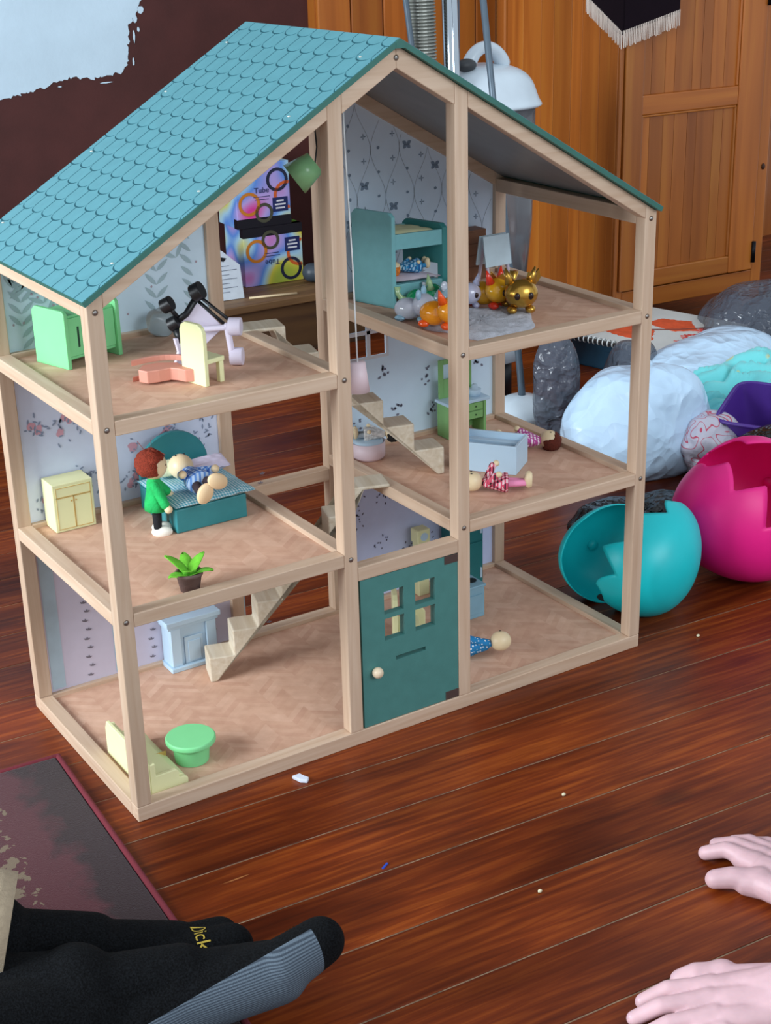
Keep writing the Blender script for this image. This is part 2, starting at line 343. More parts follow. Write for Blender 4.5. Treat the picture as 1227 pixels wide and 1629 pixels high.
box('ground_floor', HERR, H, p, W - p, p, D - p, .004, F0, 0)
for zb, zt in ((zb1, zt1), (zb2, zt2)):
    for a, b in ((p, x2), (x3 + p, W - p)):
        for y0 in (0, D - p): hp('floor_rail', 'x', a, b, y0, y0 + p, zb, zt)
        box('floor_panel', HERR, H, a - .004, b + .004, p - .004, D - p + .004, zt - .0120, zt - .0068, 0)
    for a, _ in posts: hp('floor_rail', 'y', a, a + p, p, D - p, zb, zt)
hp('header_rail', 'x', x2 + p, x3, 0, p, .2431, .2622)
hp('back_rail', 'x', x2 + p, x3, D - p, D, .2431, .2622)
hp('eave_rail', 'y', 0, p, p, D - p, rz(.002) - .020, rz(.002)); hp('eave_rail', 'y', W - p, W, p, D - p, rz(W - .002) - .020, rz(W - .002))
for y0 in (0, D - p):
    for a, b, th in ((p, x2, .0205), (x3 + p, W - p, .0205)):
        MB().prism([(a, rz(a) - .0004), (b, rz(b) - .0004), (b, rz(b) - th), (a, rz(a) - th)], y0, y0 + p, 'xz').build('rafter', PINE['x'], H, bevel=.001)
    a, b, th = x2 + p, x3, .027
    MB().prism([(a, rz(a) - .0004), (AX, rz(AX) - .0004), (AX, rz(AX) - th), (a, rz(a) - th)], y0, y0 + p, 'xz').build('rafter', PINE['x'], H, bevel=.001)
    MB().prism([(AX, rz(AX) - .0004), (b, rz(b) - .0004), (b, rz(b) - th), (AX, rz(AX) - th)], y0, y0 + p, 'xz').build('rafter', PINE['x'], H, bevel=.001)
# screws
scr = mat('screw_metal', '#9a9490', .3, .9); hole = mat('screw_recess', '#6d5846', .7)
def screw(x, z):
    s = MB().cyl((x, -.0003, z), (x, .003, z), .0036, n=16).build('screw_recess', hole, H)
    MB().ell((x, -.0002, z), (.0028, .0012, .0028), n=12, k=6).build('screw', scr, s, True)
m1, m2 = (zt1 + zb1) / 2, (zt2 + zb2) / 2
for a, _ in posts:
    for z in (m1, m2): screw(a + .01, z)
for a in (0, W - p): screw(a + .01, .6564)
screw(AX, .8969)
# roof boards with scalloped shingles
green = mat('dark_green_roof_edge', '#35695f', .5); teal = mat('teal_shingle', '#548c96', .42, var=.05, vs=60, bump=.05, bs=400); under = mat('grey_roof_underside', '#7d8286', .35, var=.1, vs=25)
YF, YB = -.0093, D + .0119
def clip(poly, x0, x1, y0, y1):
    for ax, lim, sg in ((0, x0, 1), (0, x1, -1), (1, y0, 1), (1, y1, -1)):
        out = []
        for i in range(len(poly)):
            a, b = poly[i], poly[(i + 1) % len(poly)]; da, db = (a[ax] - lim) * sg, (b[ax] - lim) * sg
            if da >= 0: out.append(a)
            if da * db < 0: t = da / (da - db); out.append((a[0] + (b[0] - a[0]) * t, a[1] + (b[1] - a[1]) * t))
        poly = out
        if len(poly) < 3: return []
    return poly
def cell(w, r, a, g):
    n = 6; h = w / 2 - g; pts = []
    sc = lambda u: -a * math.sqrt(max(0, 1 - (u / (w / 2)) ** 2)) ** 1.0
    for i in range(2 * n + 1): u = -h + 2 * h * i / (2 * n); pts.append((u, sc(u) * (1 - .02) + g))
    for i in range(2 * n + 1):
        u = h - 2 * h * i / (2 * n); q = w / 2 - abs(u); pts.append((u, r - a * math.sqrt(max(0, 1 - (q / (w / 2)) ** 2)) - g))
    return pts
for side, ex in (('left', EX0), ('right', EX1)):
    run = abs(AX - ex); L_ = math.hypot(run, AZ - EZ); sgn = 1 if side == 'left' else -1
    ux = Vector((sgn * run / L_, 0, (AZ - EZ) / L_)); nv = Vector((-sgn * (AZ - EZ) / L_, 0, run / L_)); O = Vector((ex, YF, EZ))
    P3 = lambda s, y, h: O + ux * s + Vector((0, y, 0)) + nv * h
    dy = YB - YF; tk = RT * run / L_
    b = MB(); b.add([P3(s, y, h) for h in (-tk, -.0006) for y in (0, dy) for s in (0, L_)], [(0, 2, 3, 1), (4, 5, 7, 6), (0, 1, 5, 4), (2, 6, 7, 3), (0, 4, 6, 2), (1, 3, 7, 5)])
    rb = b.build('roof_panel', green, H)
    u_ = MB(); u_.add([P3(s, y, h) for h in (-tk - .0006, -tk) for y in (.025, dy - .025) for s in (.01, L_ - .01)], [(0, 2, 3, 1), (4, 5, 7, 6), (0, 1, 5, 4), (2, 6, 7, 3), (0, 4, 6, 2), (1, 3, 7, 5)]); u_.build('underside_sheet', under, rb)
    gs = MB(); gs.add([P3(s, y, h) for h in (-.0008, -.0003) for y in (.001, dy - .001) for s in (.0005, L_ - .0005)], [(0, 2, 3, 1), (4, 5, 7, 6), (0, 1, 5, 4), (2, 6, 7, 3), (0, 4, 6, 2), (1, 3, 7, 5)]); gs.build('groove_sheet', mat('deep_teal_groove', '#0f4d58', .6), rb)
    w, r, a = .0330, .0297, .0105; rows = int(L_ / r) + 3; alls = MB()
    for j in range(-1, rows):
        for i in range(-1, 13):
            cx = (i + (.5 if j % 2 else 0)) * w + .008; cy = j * r + .004
            poly = clip([(cx + u, cy + v) for u, v in cell(w, r, a, .00105)], .0012, dy - .0012, .0006, L_ - .0006)
            if len(poly) < 3: continue
            ar = abs(sum(poly[q][0] * poly[(q + 1) % len(poly)][1] - poly[(q + 1) % len(poly)][0] * poly[q][1] for q in range(len(poly)))) / 2
            if ar < 2e-5: continue
            tgt = MB() if side == 'left' else alls; n = len(poly)
            tgt.add([P3(v, u, h) for h in (-.0007, .0) for u, v in poly], [tuple(range(n))[::-1], tuple(range(n, 2 * n))] + [(q, (q + 1) % n, n + (q + 1) % n, n + q) for q in range(n)])
            if side == 'left': tgt.build('shingle', teal, rb)
    if side == 'right': alls.build('shingles', teal, rb)['kind'] = 'stuff'
    if side == 'left':
        for s, y in ((.06, .03), (.19, .03), (.33, .03), (.445, .03), (.05, dy - .02), (.20, dy - .02), (.33, dy - .02), (.44, dy - .02)):
            MB().ell(P3(s, y, .0004), (.0022, .0022, .001), n=8, k=5).build('roof_screw', mat('pale_screw', '#d8d4c8', .35, .3), rb, True)
MB().prism([(AX - .006, AZ - RT - .004), (AX + .006, AZ - RT - .004), (AX + .005, AZ - .0036), (AX, AZ - .0004), (AX - .005, AZ - .0036)], YF - .0006, YB + .0006, 'xz').build('ridge_strip', green, H)
# ---- papered back walls
YP = D - .0125
def poly2(mb, pts, y): mb.add([(u, y, v) for u, v in pts], [tuple(range(len(pts)))])
def leaf2(mb, x, z, l, w, ang, y):
    c, s = math.cos(ang), math.sin(ang); pr = [(0, 0), (.25, .8), (.5, 1), (.75, .7), (1, 0), (.75, -.7), (.5, -1), (.25, -.8)]
    poly2(mb, [(x + l * t * c - w * q / 2 * s, z + l * t * s + w * q / 2 * c) for t, q in pr], y)
def blob2(mb, x, z, r, y, n=8, rnd=random):
    poly2(mb, [(x + r * rnd.uniform(.7, 1.1) * math.cos(6.283 * i / n), z + r * rnd.uniform(.7, 1.1) * math.sin(6.283 * i / n)) for i in range(n)], y)
def wallpaper(xa, xb, za, zb, m, holes=None):
    if holes:
        mb = MB(); xs = sorted({xa, xb, *[h[0] for h in holes], *[h[1] for h in holes]}); zs = sorted({za, zb, *[h[2] for h in holes], *[h[3] for h in holes]})
        for i in range(len(xs) - 1):
            for j in range(len(zs) - 1):
                cx, cz = (xs[i] + xs[i + 1]) / 2, (zs[j] + zs[j + 1]) / 2
                if not any(h[0] < cx < h[1] and h[2] < cz < h[3] for h in holes): mb.bb(xs[i], xs[i + 1], YP, YP + .003, zs[j], zs[j + 1])
    else:
        top = [(xb, zb), (xa, zb)] if zb else [(xb, rz(xb) - .018)] + [(xa, rz(xa) - .018)]
        mb = MB().prism([(xa, za), (xb, za)] + top, YP, YP + .003, 'xz')
    return mb.build('papered_back_wall', m, H)
y_ = YP - .0004; y2_ = YP - .0006
rn = random.Random(11)
# left ground: dusky pink with pale blue stripes and sprigs
w0 = wallpaper(p, x2, F0 + .002, zb1, mat('dusky_pink_paper', '#cdc8da', .7, var=.03))
st = MB(); sp_ = MB()
for k in range(4):
    xx = p + .004 + k * .0985; poly2(st, [(xx, F0 + .01), (xx + .02, F0 + .01), (xx + .02, zb1), (xx, zb1)], y_)
    for q in range(18):
        cx, cz = xx + .058 + (q % 2) * .004, F0 + .016 + q * .0145
        for l, an in ((.006, .3), (.005, 1.2), (.005, 2.4)): leaf2(sp_, cx, cz, l, .0025, an, y2_)
st.build('printed_stripe', mat('pale_blue_stripe', '#b3cbd9', .7), w0); sp_.build('printed_sprig', mat('grey_brown_print', '#7b7480', .7), w0)
# left first floor: lavender with pink roses
w1 = wallpaper(p, x2, F1 + .002, zb2, mat('lavender_rose_paper', '#d6e0f6', .7, var=.03)); ro = MB(); lf = MB()
for q in range(64):
    cx, cz = rn.uniform(p + .01, x2 - .01), rn.uniform(F1 + .02, zb2 - .01)
    if q % 2:
        for _ in range(3): blob2(ro, cx + rn.uniform(-.004, .004), cz + rn.uniform(-.004, .004), rn.uniform(.003, .007), y_ - .00005 * _, 9, rn)
    for _ in range(5): leaf2(lf, cx + rn.uniform(-.014, .014), cz + rn.uniform(-.014, .014), rn.uniform(.004, .009), .0028, rn.uniform(0, 6.28), y2_)
ro.build('printed_rose', mat('rose_print', '#d8a4b4', .7), w1); lf.build('printed_leaf', mat('blue_grey_print', '#8e9bb4', .7), w1)
# left attic: pale blue with leafy branches
w2 = wallpaper(p, x2, F2 + .002, None, mat('pale_blue_leaf_paper', '#cde2f0', .7, var=.03)); lf = MB(); fl = MB()
for bx, bz, an, ln in ((.04, .53, 1.5, .11), (.085, .56, 1.9, .10), (.12, .60, 1.2, .12), (.165, .55, 1.7, .13), (.20, .63, 1.1, .13), (.235, .55, 1.5, .13), (.27, .62, 1.9, .15), (.295, .54, 1.6, .12), (.14, .53, 2.4, .07), (.25, .72, 1.3, .10), (.29, .76, 1.9, .07), (.03, .60, 1.2, .05)):
    n = 7
    for i in range(n):
        t = i / n; cx, cz = bx + ln * t * math.cos(an), bz + ln * t * math.sin(an)
        for sg in (-1, 1):
            tx, tz = cx + .03 * math.cos(an + sg * .8), cz + .03 * math.sin(an + sg * .8)
            if cx > p + .004 and p + .002 < tx < x2 - .002 and tz < rz(tx) - .022 and cz < rz(cx) - .022: leaf2(lf, cx, cz, .024, .0062, an + sg * .8, y_ - .0001 * (sg + 1))
for q in range(30):
    cx, cz = rn.uniform(p + .01, x2 - .01), rn.uniform(F2 + .02, .72)
    if cz < rz(cx) - .03: blob2(fl, cx, cz, .002, y2_, 6, rn)
lf.build('printed_leaf', mat('grey_green_leaf_print', '#a2bac2', .7), w2); fl.build('printed_flower', mat('mauve_print', '#ab9aa6', .7), w2)
# right ground: lavender with dark speckled sprigs
w3 = wallpaper(x3 + p, W - p, F0 + .002, zb1, mat('lavender_speckle_paper', '#c8d3f4', .7, var=.03)); lf = MB()
for q in range(26):
    cx, cz = rn.uniform(x3 + .03, W - .035), rn.uniform(F0 + .015, zb1 - .015)
    for _ in range(9): leaf2(lf, cx + rn.gauss(0, .008), cz + rn.gauss(0, .008), rn.uniform(.003, .006), .0024, rn.uniform(0, 6.28), y2_)
lf.build('printed_sprig', mat('dark_plum_print', '#5d5a74', .7), w3)
# right first floor: pale blue with sprigs and a four-pane window opening
ho = [(.541, .573, .424, .459), (.579, .607, .424, .459), (.541, .573, .4645, .499), (.579, .607, .4645, .499)]
w4 = wallpaper(x3 + p, W - p, F1 + .002, zb2, mat('pale_blue_sprig_paper', '#d4eafc', .7, var=.02), ho); lf = MB()
for cx, cz in ((.60, .395), (.68, .375), (.555, .37), (.635, .455), (.69, .315), (.62, .335), (.555, .31), (.74, .45), (.79, .47), (.78, .385), (.745, .345)):
    for _ in range(8): leaf2(lf, cx + rn.gauss(0, .005), cz + rn.gauss(0, .009), rn.uniform(.004, .008), .004, rn.uniform(0, 6.28), y2_)
lf.build('printed_sprig', mat('grey_plum_print', '#76798c', .7), w4)
fr = MB()
for a, b, c, d in ((.5365, .6115, .4995, .504), (.5365, .6115, .4195, .424), (.5365, .541, .424, .4995), (.607, .6115, .424, .4995), (.573, .579, .424, .4995), (.541, .607, .459, .4645)): fr.bb(a, b, YP - .0012, YP + .0001, c, d)
fr.build('window_border', mat('white_print_border', '#d2d8e0', .6), w4)
# right attic: pale paper with trellis and butterflies
w5 = wallpaper(x3 + p, W - p, F2 + .002, None, mat('pale_trellis_paper', '#d4e4f5', .7, var=.02)); tl = MB(); mo = MB()
def okp(u, v): return x3 + p + .003 < u < W - p - .003 and F2 + .012 < v < rz(u) - .021
for i in range(-2, 9):
    for sg in (-1, 1):
        prev = None
        for q in range(60):
            z = F2 + .012 + q * .006; u = x3 + .02 + i * .05 + sg * (.05 * ((z - F2) / .075) - .008 * math.sin((z - F2) / .075 * 6.283))
            u = x3 + .02 + i * .05 + sg * .0125 * (1 - math.cos((z - F2) / .07 * math.pi)) * 1.0
            if prev and okp(u, z) and okp(*prev): poly2(tl, [(prev[0] - .0004, prev[1]), (prev[0] + .0004, prev[1]), (u + .0004, z), (u - .0004, z)], y_)
            prev = (u, z)
for i in range(13):
    for j in range(9):
        cx, cz = x3 + .033 + i * .025, F2 + .02 + j * .035 + (i % 2) * .0175
        if okp(cx - .006, cz) and okp(cx + .006, cz + .006):
            if (i * 3 + j) % 5 == 0:
                for an in (.5, 2.6, 3.9, 5.5): leaf2(mo, cx, cz, .009, .006, an, y2_)
            elif i % 2: blob2(mo, cx, cz, .0027, y2_, 7, rn)
            else:
                for an in (0, 1.57, 3.14, 4.71): leaf2(mo, cx, cz, .005, .0016, an, y2_)
tl.build('printed_trellis', mat('pale_grey_line', '#9fa9b6', .7), w5); mo.build('printed_motif', mat('slate_print', '#7b8ea3', .7), w5)
# ---- front door
dm = mat('teal_green_door_paint', '#487f7a', .5, var=.05, vs=50, bump=.1, bs=500)
dx0, dx1, dz0, dz1, dya, dyb = x2 + p + .0028, x3 - .0006, hb + .0012, .2424, .0012, .0125
hs = [(.374, .4055, .183, .217), (.4235, .456, .183, .217), (.374, .4055, .1445, .1765), (.4235, .456, .1445, .1765), (.3905, .4395, .1105, .1165)]
db = MB(); xs = sorted({dx0, dx1, *[h[0] for h in hs], *[h[1] for h in hs]}); zs = sorted({dz0, dz1, *[h[2] for h in hs], *[h[3] for h in hs]})
for i in range(len(xs) - 1):
    for j in range(len(zs) - 1):
        cx, cz = (xs[i] + xs[i + 1]) / 2, (zs[j] + zs[j + 1]) / 2
        if not any(h[0] < cx < h[1] and h[2] < cz < h[3] for h in hs): db.bb(xs[i], xs[i + 1], dya, dyb, zs[j], zs[j + 1])
dd = db.build('front_door', dm, H); dd['label'] = 'teal door with four open window panes and a letter slot'
bm = bmesh.new(); bm.from_mesh(dd.data); bmesh.ops.remove_doubles(bm, verts=bm.verts, dist=1e-6)
bmesh.ops.delete(bm, geom=[f for f in bm.faces if all(len(e.link_faces) > 2 for e in f.edges) and False], context='FACES'); bm.to_mesh(dd.data); bm.free()
MB().ell((.357, -.0055, .104), .0078).build('knob', mat('pale_wood_knob', '#d9c3a6', .4), dd, True)
hg = mat('brown_hinge_patch', '#4b3a36', .6)
box('hinge', hg, dd, .472, dx1, .0004, .0016, .2305, dz1, .0003); box('hinge', hg, dd, .472, dx1, .0004, .0016, dz0, .0345, .0003)
# ================================================================ TOYS IN THE HOUSE
def stair(label, loc, ang, n, h, run, y0, y1, plate):
    pts = [(0, 0)]
    for i in range(n): pts += [(i * run, (i + 1) * h)] + ([((i + 1) * run, (i + 1) * h)] if i < n - 1 else [])
    X = (n - 1) * run; pts += [(X + plate, n * h), (X + plate, n * h - .005), (X + .017, n * h - .005), (X + .010, n * h - .011 - h * .3), (.010, 0)]
    o = MB().prism(pts, y0, y1, 'xz').build('toy_staircase', STAIR['y'], None, bevel=.0018, loc=loc, rot=(0, 0, ang)); return tag(o, label, 'toy stairs', 'dollhouse staircases')
stair('pale wooden toy staircase rising from the ground floor beside the white fireplace', (.2285, .252, F0 + .0006), rad(-17), 7, .0394, .0372, 0, .046, .056)
stair('pale wooden toy staircase rising from the bathroom to the upper left floor', (.598, .181, F1 + .0006), rad(166.5), 6, .0417, .0462, -.046, 0, .062)
yel = mat('pale_yellow_toy_paint', '#e3e3b0', .5, var=.02); line_ = mat('tan_outline_print', '#c9a35c', .6)
mint = mat('mint_green_toy_paint', '#7fd491', .5, var=.02); teal_t = mat('teal_toy_paint', '#2f8187', .45, var=.04, vs=80); teal_b = mat('light_teal_toy_paint', '#74b0b5', .45, var=.04, vs=80)
white_t = mat('white_toy_paint', '#b9d2e4', .4, var=.02); lil = mat('lilac_toy_paint', '#d9cfe0', .45, var=.02); blk = mat('black_toy_plastic', '#17181c', .4)
grn = mat('grass_green_toy_paint', '#7fb06c', .5, var=.03); bwood = mat('bare_toy_wood', '#dcc59e', .45, var=.05); pink = mat('pale_pink_toy_paint', '#e2ccd3', .45, var=.02)
# --- upper left room
c = thing('toy_cupboard', 'mint green toy cupboard with slotted doors in the upper left room', 'toy cupboard', (.066, .246, F2), (0, 0, rad(17)))
def endp(x): return MB().prism([(0, 0), (.066, 0), (.066, .070), (.060, .076), (.004, .076), (0, .072)], x, x + .006, 'yz').build('end_panel', mint, c, bevel=.001)
endp(-.004); endp(.080)
box('shelf', mint, c, .002, .080, .006, .062, .010, .014); box('back', mint, c, .002, .080, .058, .062, .010, .066); box('top', mint, c, .002, .080, .006, .062, .064, .068)
slot = mat('dark_slot', '#1f4030', .7)
for a, b, sx in ((.003, .041, .018), (.0418, .0795, .060)):
    d = box('door', mint, c, a, b, .004, .0075, .0145, .0645, .0006); box('slot_handle', slot, d, sx, sx + .003, .0034, .0042, .025, .052, .0003)
ch = lambda nm, lab, loc, rot, hh=.077: None
def chair(label, loc, rot, s=1.0):
    t = thing('toy_chair', label, 'toy chair', loc, (0, 0, rot)); q = lambda *a: [v * s for v in a]
    pr = [(-.022, 0), (.022, 0), (.022, .066), (.019, .073), (.012, .077), (-.012, .077), (-.019, .073), (-.022, .066)]
    MB().prism([(a * s, b * s) for a, b in pr], -.003 * s, .003 * s, 'yz').build('backrest', yel, t, bevel=.001)
    box('seat', yel, t, *q(.003, .030, -.021, .021, .027, .033), .001)
    for yy in (-.020, .013): box('leg', yel, t, *q(.022, .029, yy, yy + .007, 0, .027), .0008)
    return t
chair('pale yellow toy chair standing beside the fallen rocking horse', (.1685, .094, F2), rad(14))
hr = thing('rocking_horse', 'terracotta toy rocking horse lying on its side', 'toy horse', (.103, .130, F2), (0, 0, rad(-33)))
ter = mat('terracotta_toy_paint', '#cf8d7a', .5, var=.03)
MB().prism([(.004, .006), (.016, -.002), (.030, .004), (.043, .012), (.052, .009), (.062, .002), (.084, .004), (.088, .014), (.076, .026), (.066, .020), (.056, .024), (.048, .036), (.022, .036), (.006, .026)], .003, .019, 'xy').build('body', ter, hr, bevel=.0012)
def arc(z0, z1):
    o_, i_ = [], []
    for k in range(13):
        t = k / 12; u = -.006 + .078 * t; v = .030 + .016 * math.sin(math.pi * t) - .010 * (1 - t) ** 2; o_.append((u, v + .003)); i_.append((u, v - .003))
    return MB().prism(o_ + i_[::-1], z0, z1, 'xy').build('rocker', ter, hr, bevel=.0006)
arc(.020, .027); arc(0, .006)
MB().cyl((.062, .030, .012), (.072, .040, .014), .0025).build('handle_peg', bwood, hr, True)
ps = thing('toy_pushchair', 'upturned lilac toy pushchair with black wheels and bars', 'toy pushchair', (.215, .155, F2))
def P(x, y, z): return (x - .215, y - .155, z - F2)
for a, r_ in (((.212, .165, .617), .0115), ((.174, .175, .604), .0095), ((.180, .172, .580), .009)):
    m = MB(); v = Vector(P(*a)); dr = Vector((.6, -.6, .45)).normalized(); m.cyl(v - dr * .007, v + dr * .007, r_, n=20); m.build('wheel', blk, ps, True, .001)
m = MB(); m.tube([P(.180, .172, .580), P(.196, .168, .590), P(.212, .165, .612)], .0045); m.tube([P(.174, .175, .604), P(.184, .170, .588)], .003); m.tube([P(.182, .170, .572), P(.186, .165, .556)], .006); m.build('axle_frame', blk, ps, True)
for dy in (-.004, .006):
    MB().tube([P(.212 - dy * .6, .165 + dy, .610), P(.247 - dy, .140 + dy, .571)], .0022).build('bar', blk, ps, True)
MB().add([P(.186, .172, .588), P(.212, .165, .602), P(.238, .150, .570), P(.214, .160, .548), P(.188, .176, .586), P(.214, .169, .600), P(.240, .154, .568), P(.216, .164, .546)], [(0, 1, 2, 3), (4, 7, 6, 5), (0, 4, 5, 1), (1, 5, 6, 2), (2, 6, 7, 3), (3, 7, 4, 0)]).build('seat', lil, ps)
for z in (.534, .573):
    m = MB(); m.cyl(P(.2395, .138, z), P(.252, .128, z), .0115, n=22); m.build('castor', lil, ps, True, .001)
MB().cap(P(.240, .134, .536), P(.236, .136, .575), .0042, .0042).build('side_bar', lil, ps, True)
MB().cap(P(.236, .136, .573), P(.205, .156, .571), .004, .004).build('cross_bar', lil, ps, True)
MB().prism([(-.045, -.002), (-.036, .022), (-.040, .040), (-.030, .040), (-.024, .028), (-.010, .030), (.004, .022), (-.004, .014), (-.020, .014), (-.030, -.002)], .008, .014, 'xz').build('side_plate', lil, ps, bevel=.001)
MB().cyl(P(.196, .20, .541), P(.212, .18, .534), .003).build('footrest_peg', bwood, ps, True)
pl = mat('clear_crumpled_plastic', '#cdd6d8', .25, trans=.75, var=.02, bump=.3, bs=90)
m = MB(); m.ell((0, 0, .019), (.022, .014, .020), n=22, k=14); o = m.build('clear_plastic_cup', pl, None, True, loc=(.227, .322, F2 + .0005))
for v in o.data.vertices: v.co += noise.noise_vector(v.co * 60) * .004; v.co.z = max(v.co.z, 0)
tag(o, 'crumpled clear plastic wrapper against the leafy wallpaper', 'plastic wrapper')
# --- middle left room
cb = thing('toy_cabinet', 'pale yellow toy cabinet with outlined doors in the rose papered bedroom', 'toy cabinet', (.042, .306, F1))
body = MB().bb(0, .058, 0, .040, 0, .069).build('body', yel, cb, bevel=.0012)
def outl(par, x0, x1, z0, z1, y=-.0003, w=.0008):
    for a in ((x0, x1, z0, z0 + w), (x0, x1, z1 - w, z1), (x0, x0 + w, z0, z1), (x1 - w, x1, z0, z1)): MB().bb(a[0], a[1], y, y + .0005, a[2], a[3]).build('outline', line_, par)
for nm, a in (('drawer', (.004, .054, .050, .064)), ('door', (.004, .0288, .004, .0495)), ('door', (.0292, .054, .004, .0495))):
    d = box(nm, yel, cb, a[0], a[1], -.0006, .0006, a[2], a[3], .0002); outl(d, *a, y=-.0010)
    if nm == 'door': MB().cyl((a[0] + (.0215 if a[0] < .01 else .003), -.0012, .043), (a[0] + (.0215 if a[0] < .01 else .003), 0, .043), .0012, n=10).build('knob', line_, d)
bd = thing('toy_bed', 'teal toy bed with rounded headboard in the rose papered bedroom', 'toy bed', (.176, .207, F1))
MB().bb(0, .107, 0, .118, 0, .034).build('base', teal_t, bd, bevel=.0015)
hpnl = [(.003, 0)] + [(.0555 - .053 * math.cos(math.pi * k / 16), .050 + .052 * math.sin(math.pi * k / 16)) for k in range(17)] + [(.108, 0)]
MB().prism(hpnl, .1185, .125, 'xz').build('headboard', teal_t, bd, bevel=.001)
def gingham():
    m, nt, b = newmat('aqua_gingham_cloth'); L = nt.links.new; b.inputs['Roughness'].default_value = .9
    tc = N(nt, 'ShaderNodeTexCoord'); sp = N(nt, 'ShaderNodeSeparateXYZ'); L(tc.outputs['Object'], sp.inputs[0]); outs = []
    for i in (0, 1):
        d = N(nt, 'ShaderNodeMath', operation='MULTIPLY', i_1=1 / .0042); L(sp.outputs[i], d.inputs[0]); f = N(nt, 'ShaderNodeMath', operation='FRACT'); L(d.outputs[0], f.inputs[0])
        g = N(nt, 'ShaderNodeMath', operation='GREATER_THAN', i_1=.5); L(f.outputs[0], g.inputs[0]); outs.append(g.outputs[0])
    a = N(nt, 'ShaderNodeMath', operation='ADD'); L(outs[0], a.inputs[0]); L(outs[1], a.inputs[1]); h = N(nt, 'ShaderNodeMath', operation='MULTIPLY', i_1=.5); L(a.outputs[0], h.inputs[0])
    r = ramp(nt, ((0, '#d5e3e6'), (.5, '#86bdcb'), (1, '#4b9fb5'))); L(h.outputs[0], r.inputs[0]); L(r.outputs[0], b.inputs['Base Color']); return m
def cushion(mb, x0, x1, y0, y1, z0, h, n=20, bulge=.0, M=None):
    vs = []; fs = []
    for s_ in (1, -1):
        for j in range(n + 1):
            for i in range(n + 1):
                u, v = i / n, j / n; e = (1 - (2 * u - 1) ** 4) * (1 - (2 * v - 1) ** 4); pin = 1 - bulge * (4 * u * (1 - u)) * (4 * v * (1 - v)) * 0
                q = Vector((x0 + (x1 - x0) * u, y0 + (y1 - y0) * v, z0 + h / 2 + s_ * h / 2 * e ** .6 + .0015 * noise.noise(Vector((u * 7, v * 7, s_ + z0 * 99))))); vs.append(M @ q if M else q)
    k = (n + 1) ** 2
    for s_ in (0, 1):
        for j in range(n):
            for i in range(n): a = s_ * k + j * (n + 1) + i; fs.append((a, a + 1, a + n + 2, a + n + 1))
    return mb.add(vs, fs)
mt = cushion(MB(), -.010, .112, -.008, .118, 0, .014).build('toy_mattress', gingham(), None, True, loc=(.182, .207, F1 + .0335)); tag(mt, 'aqua and white gingham mattress on the teal toy bed', 'mattress')
cy = mat('pale_yellow_cloth', '#dfe6c6', .9); cl = mat('pale_lilac_cloth', '#d3cbe0', .9)
tag(cushion(MB(), -.026, .026, -.013, .013, 0, .012).build('toy_pillow', cy, None, True, loc=(.213, .300, F1 + .056), rot=(rad(38), 0, rad(-10))), 'pale yellow toy pillow under the lying doll on the bed', 'pillow')
tag(cushion(MB(), -.034, .034, -.014, .014, 0, .014).build('toy_pillow', cl, None, True, loc=(.266, .300, F1 + .0475), rot=(rad(22), 0, rad(3))), 'pale lilac toy pillow at the head of the teal bed', 'pillow')
skin_w = mat('pale_wood_doll', '#e3cda6', .4, var=.03)
def plaid(name, c0, c1, c2, sc=.006):
    m, nt, b = newmat(name); L = nt.links.new; b.inputs['Roughness'].default_value = .9
    tc = N(nt, 'ShaderNodeTexCoord'); sp = N(nt, 'ShaderNodeSeparateXYZ'); L(tc.outputs['Object'], sp.inputs[0]); outs = []
    for i in (0, 2):
        d = N(nt, 'ShaderNodeMath', operation='MULTIPLY', i_1=1 / sc); L(sp.outputs[i], d.inputs[0]); f = N(nt, 'ShaderNodeMath', operation='FRACT'); L(d.outputs[0], f.inputs[0])
        g = N(nt, 'ShaderNodeMath', operation='GREATER_THAN', i_1=.55); L(f.outputs[0], g.inputs[0]); outs.append(g.outputs[0])
    a = N(nt, 'ShaderNodeMath', operation='ADD'); L(outs[0], a.inputs[0]); L(outs[1], a.inputs[1]); h = N(nt, 'ShaderNodeMath', operation='MULTIPLY', i_1=.5); L(a.outputs[0], h.inputs[0])
    r = ramp(nt, ((0, c0), (.5, c1), (1, c2))); L(h.outputs[0], r.inputs[0]); L(r.outputs[0], b.inputs['Base Color']); return m
